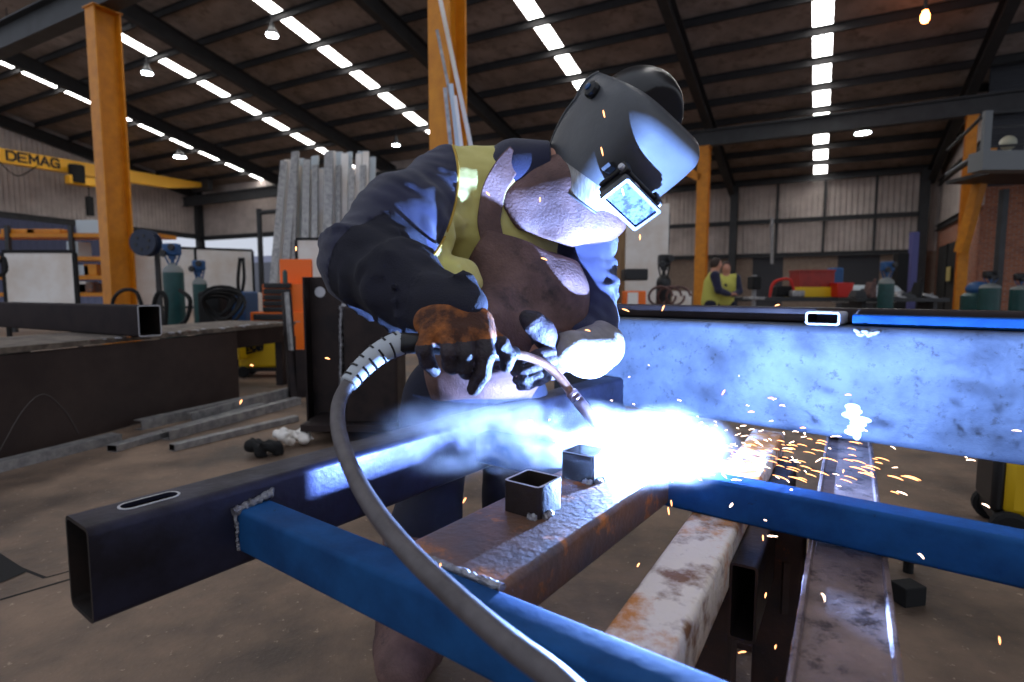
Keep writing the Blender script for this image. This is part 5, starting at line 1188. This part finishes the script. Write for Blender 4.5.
glove('glove', [([C(430, 322, 1.10), C(436, 333, 1.075)], [.030, .024]), ([C(448, 318, 1.10), C(452, 334, 1.07)], [.034, .026]), ([C(466, 320, 1.11), C(472, 334, 1.08)], [.034, .026]), ([C(480, 324, 1.12), C(484, 336, 1.10)], [.028, .024])],
      fb_, ([C(488, 334, 1.12), C(500, 344, 1.12), C(508, 356, 1.13), C(506, 366, 1.14)], [.018, .016, .0145, .012]),
      [([C(442, 320, 1.12), C(470, 322, 1.13)], [.036, .036])], C(395, 405, 1.0) - Vector((0, .08, .0)), C(530, 285, 1.25) + Vector((.02, .06, .04)), split_r, [M['suede'], M['glove']], 41)
# his left glove: steadying the torch neck
fl = []
for (k0, k1, k2, k3, r) in (((556, 350, 1.390), (538, 355, 1.340), (524, 361, 1.340), (516, 364, 1.370), .0125),
                        ((557, 358, 1.390), (540, 364, 1.335), (524, 369, 1.340), (515, 372, 1.370), .0130),
                        ((556, 366, 1.390), (541, 373, 1.340), (526, 378, 1.345), (517, 380, 1.370), .0125),
                        ((552, 373, 1.390), (540, 380, 1.350), (528, 385, 1.355), (520, 386, 1.370), .0110)):
    fl.append(([C(*k0), C(*k1), C(*k2), C(*k3)], [r * 1.12, r * 1.05, r, r * .85]))
glove('glove', [([C(545, 340, 1.420), C(556, 360, 1.410)], [.034, .032]), ([C(560, 350, 1.430), C(552, 368, 1.400)], [.032, .028])], fl,
      ([C(550, 344, 1.400), C(541, 330, 1.370), C(533, 322, 1.360), (C(527, 318, 1.360))], [.030, .030, .026, .018]), [([C(562, 346, 1.430), C(572, 347, 1.450)], [.034, .04])],
      C(495, 405, 1.220) - Vector((0, .02, 0)), C(600, 295, 1.590), lambda c: np.ones(len(c)), [M['suede'], M['glove']], 47)
# pale gauntlet cuff of the left glove
f = Field(C(530, 410, 1.270), C(645, 285, 1.62), .005)
f.path([C(570, 351, 1.405), C(588, 353, 1.50), C(600, 346, 1.555)], [.052, .062, .068], .03); f.wrinkle(.003, 60, 51)
soft('gauntlet_cuff', f, mat('pale leather gauntlet', rgb(150, 142, 134), rgb(116, 108, 102), scale=12, rough=.7, bump=.3, bscale=120), pr)
# ================================================================== THE TWO DISTANT WORKERS
def worker(px, Y, label, face, scale=1.0, cap=False):
    p = put(px, Y); t = thing('person', p, label, 'person'); s = scale; Q = Matrix.Rotation(face, 3, 'Z')
    def L_(x, y, z): return p + (Q @ Vector((x, y, z))) * s
    f = Field(p - Vector((.55, .55, 0)), p + Vector((.55, .55, 1.85)), .02)
    hp = L_(0, 0, .92); ch = L_(0, -.06, 1.28); nk = L_(0, -.07, 1.48); hdp = L_(0, -.1, 1.63)
    for q in (-1, 1):
        f.path([L_(q * .09, 0, .9), L_(q * .12, -.02, .5), L_(q * .12, .02, .08)], [.08, .055, .04], .03); f.cap(L_(q * .12, .02, .05), L_(q * .12, -.16, .04), .04, .03, .02)
        f.path([L_(q * .19, -.06, 1.42), L_(q * .25, -.12, 1.15), L_(q * .12, -.36, 1.08)], [.055, .042, .03], .03); f.ell(L_(q * .11, -.42, 1.08), (.035, .05, .03), None, .02)
        for k in range(4): f.cap(L_(q * .11 + (k - 1.5) * .016, -.44, 1.08), L_(q * .11 + (k - 1.5) * .018, -.50, 1.05), .01, .008, .004)
    f.path([hp, ch, nk, hdp], [.13, .14, .06, .06], .06); f.ell(hdp, (.078, .098, .115), np.array(Q), .02); f.ell(L_(0, -.205, 1.61), (.014, .018, .018), None, .01)
    soft('body', f, M['skin'], t)
    f = Field(p - Vector((.55, .55, 0)), p + Vector((.55, .55, 1.6)), .02)
    f.path([hp, ch], [.155, .175], .06); f.path([L_(-.18, -.06, 1.42), L_(.18, -.06, 1.42)], [.085, .085], .06)
    for q in (-1, 1): f.path([L_(q * .19, -.06, 1.42), L_(q * .26, -.12, 1.15), L_(q * .14, -.32, 1.08)], [.085, .065, .05], .03)
    f.cut(L_(0, 0, .86), (0, 0, -1)); Qi = np.array(Q)
    def cl(c):
        l = (c - np.array(p)) @ Qi; return ((np.abs(l[:, 0]) > .19 * s) | (l[:, 1] < -.24 * s)).astype(int)
    soft('work_shirt', f, [M['vest'], M['navy']], t, cl)
    f = Field(p - Vector((.4, .4, 0)), p + Vector((.4, .4, 1.1)), .02)
    for q in (-1, 1): f.path([L_(q * .09, 0, .88), L_(q * .12, -.02, .5), L_(q * .12, .02, .1)], [.11, .085, .075], .04)
    soft('trousers', f, M['denim'], t)
    f = Field(hdp - Vector((.2, .2, .2)), hdp + Vector((.2, .2, .2)), .012); f.ell(hdp + (Q @ Vector((0, .012, .02))) * s, (.088, .105, .115), np.array(Q), .01).cut(hdp + Q @ Vector((0, -.03, 0)), Q @ Vector((0, -1, -.5)))
    soft('hair', f, M['hair'], t)
    for q in (-1, 1):
        f = Field(L_(q * .12, -.06, 0) - Vector((.12, .2, .02)), L_(q * .12, -.06, 0) + Vector((.12, .2, .2)), .015); f.cap(L_(q * .12, .03, .05), L_(q * .12, -.17, .045), .055, .045, .02); soft('boot', f, M['blackmatt'], t)
worker(710, 10.5, 'nearer of two distant workers in yellow and navy shirt, turned to the right', 1.35, .97)
worker(726, 11.3, 'further of two distant workers, half hidden behind the first', -.4, .95)
# crumpled leather gloves on the floor
def rag(name, px, py, label, m, seed):
    p = G(px, py); f = Field(p - Vector((.26, .22, .01)), p + Vector((.26, .22, .24)), .009); r = random.Random(seed)
    for k in range(16):
        q = p + Vector((r.uniform(-.10, .10), r.uniform(-.07, .07), r.uniform(.02, .09))); f.cap(q, q + Vector((r.uniform(-.05, .05), r.uniform(-.04, .04), r.uniform(-.02, .05))), r.uniform(.025, .045), r.uniform(.015, .035), .02)
    f.cut(p, (0, 0, -1)); f.wrinkle(.016, 50, seed, sharp=.8); f.cut(p + Z * .002, (0, 0, -1)); t = thing(name, p, label, 'cloth'); soft('crumpled_cloth', f, m, t); return t
rag('rag', 293, 446, 'crumpled grey white rag lying on the floor beside the upright column stub', M['white'], 3)
rag('rag', 264, 456, 'crumpled black rag lying on the floor left of the pale one', M['blackmatt'], 6)
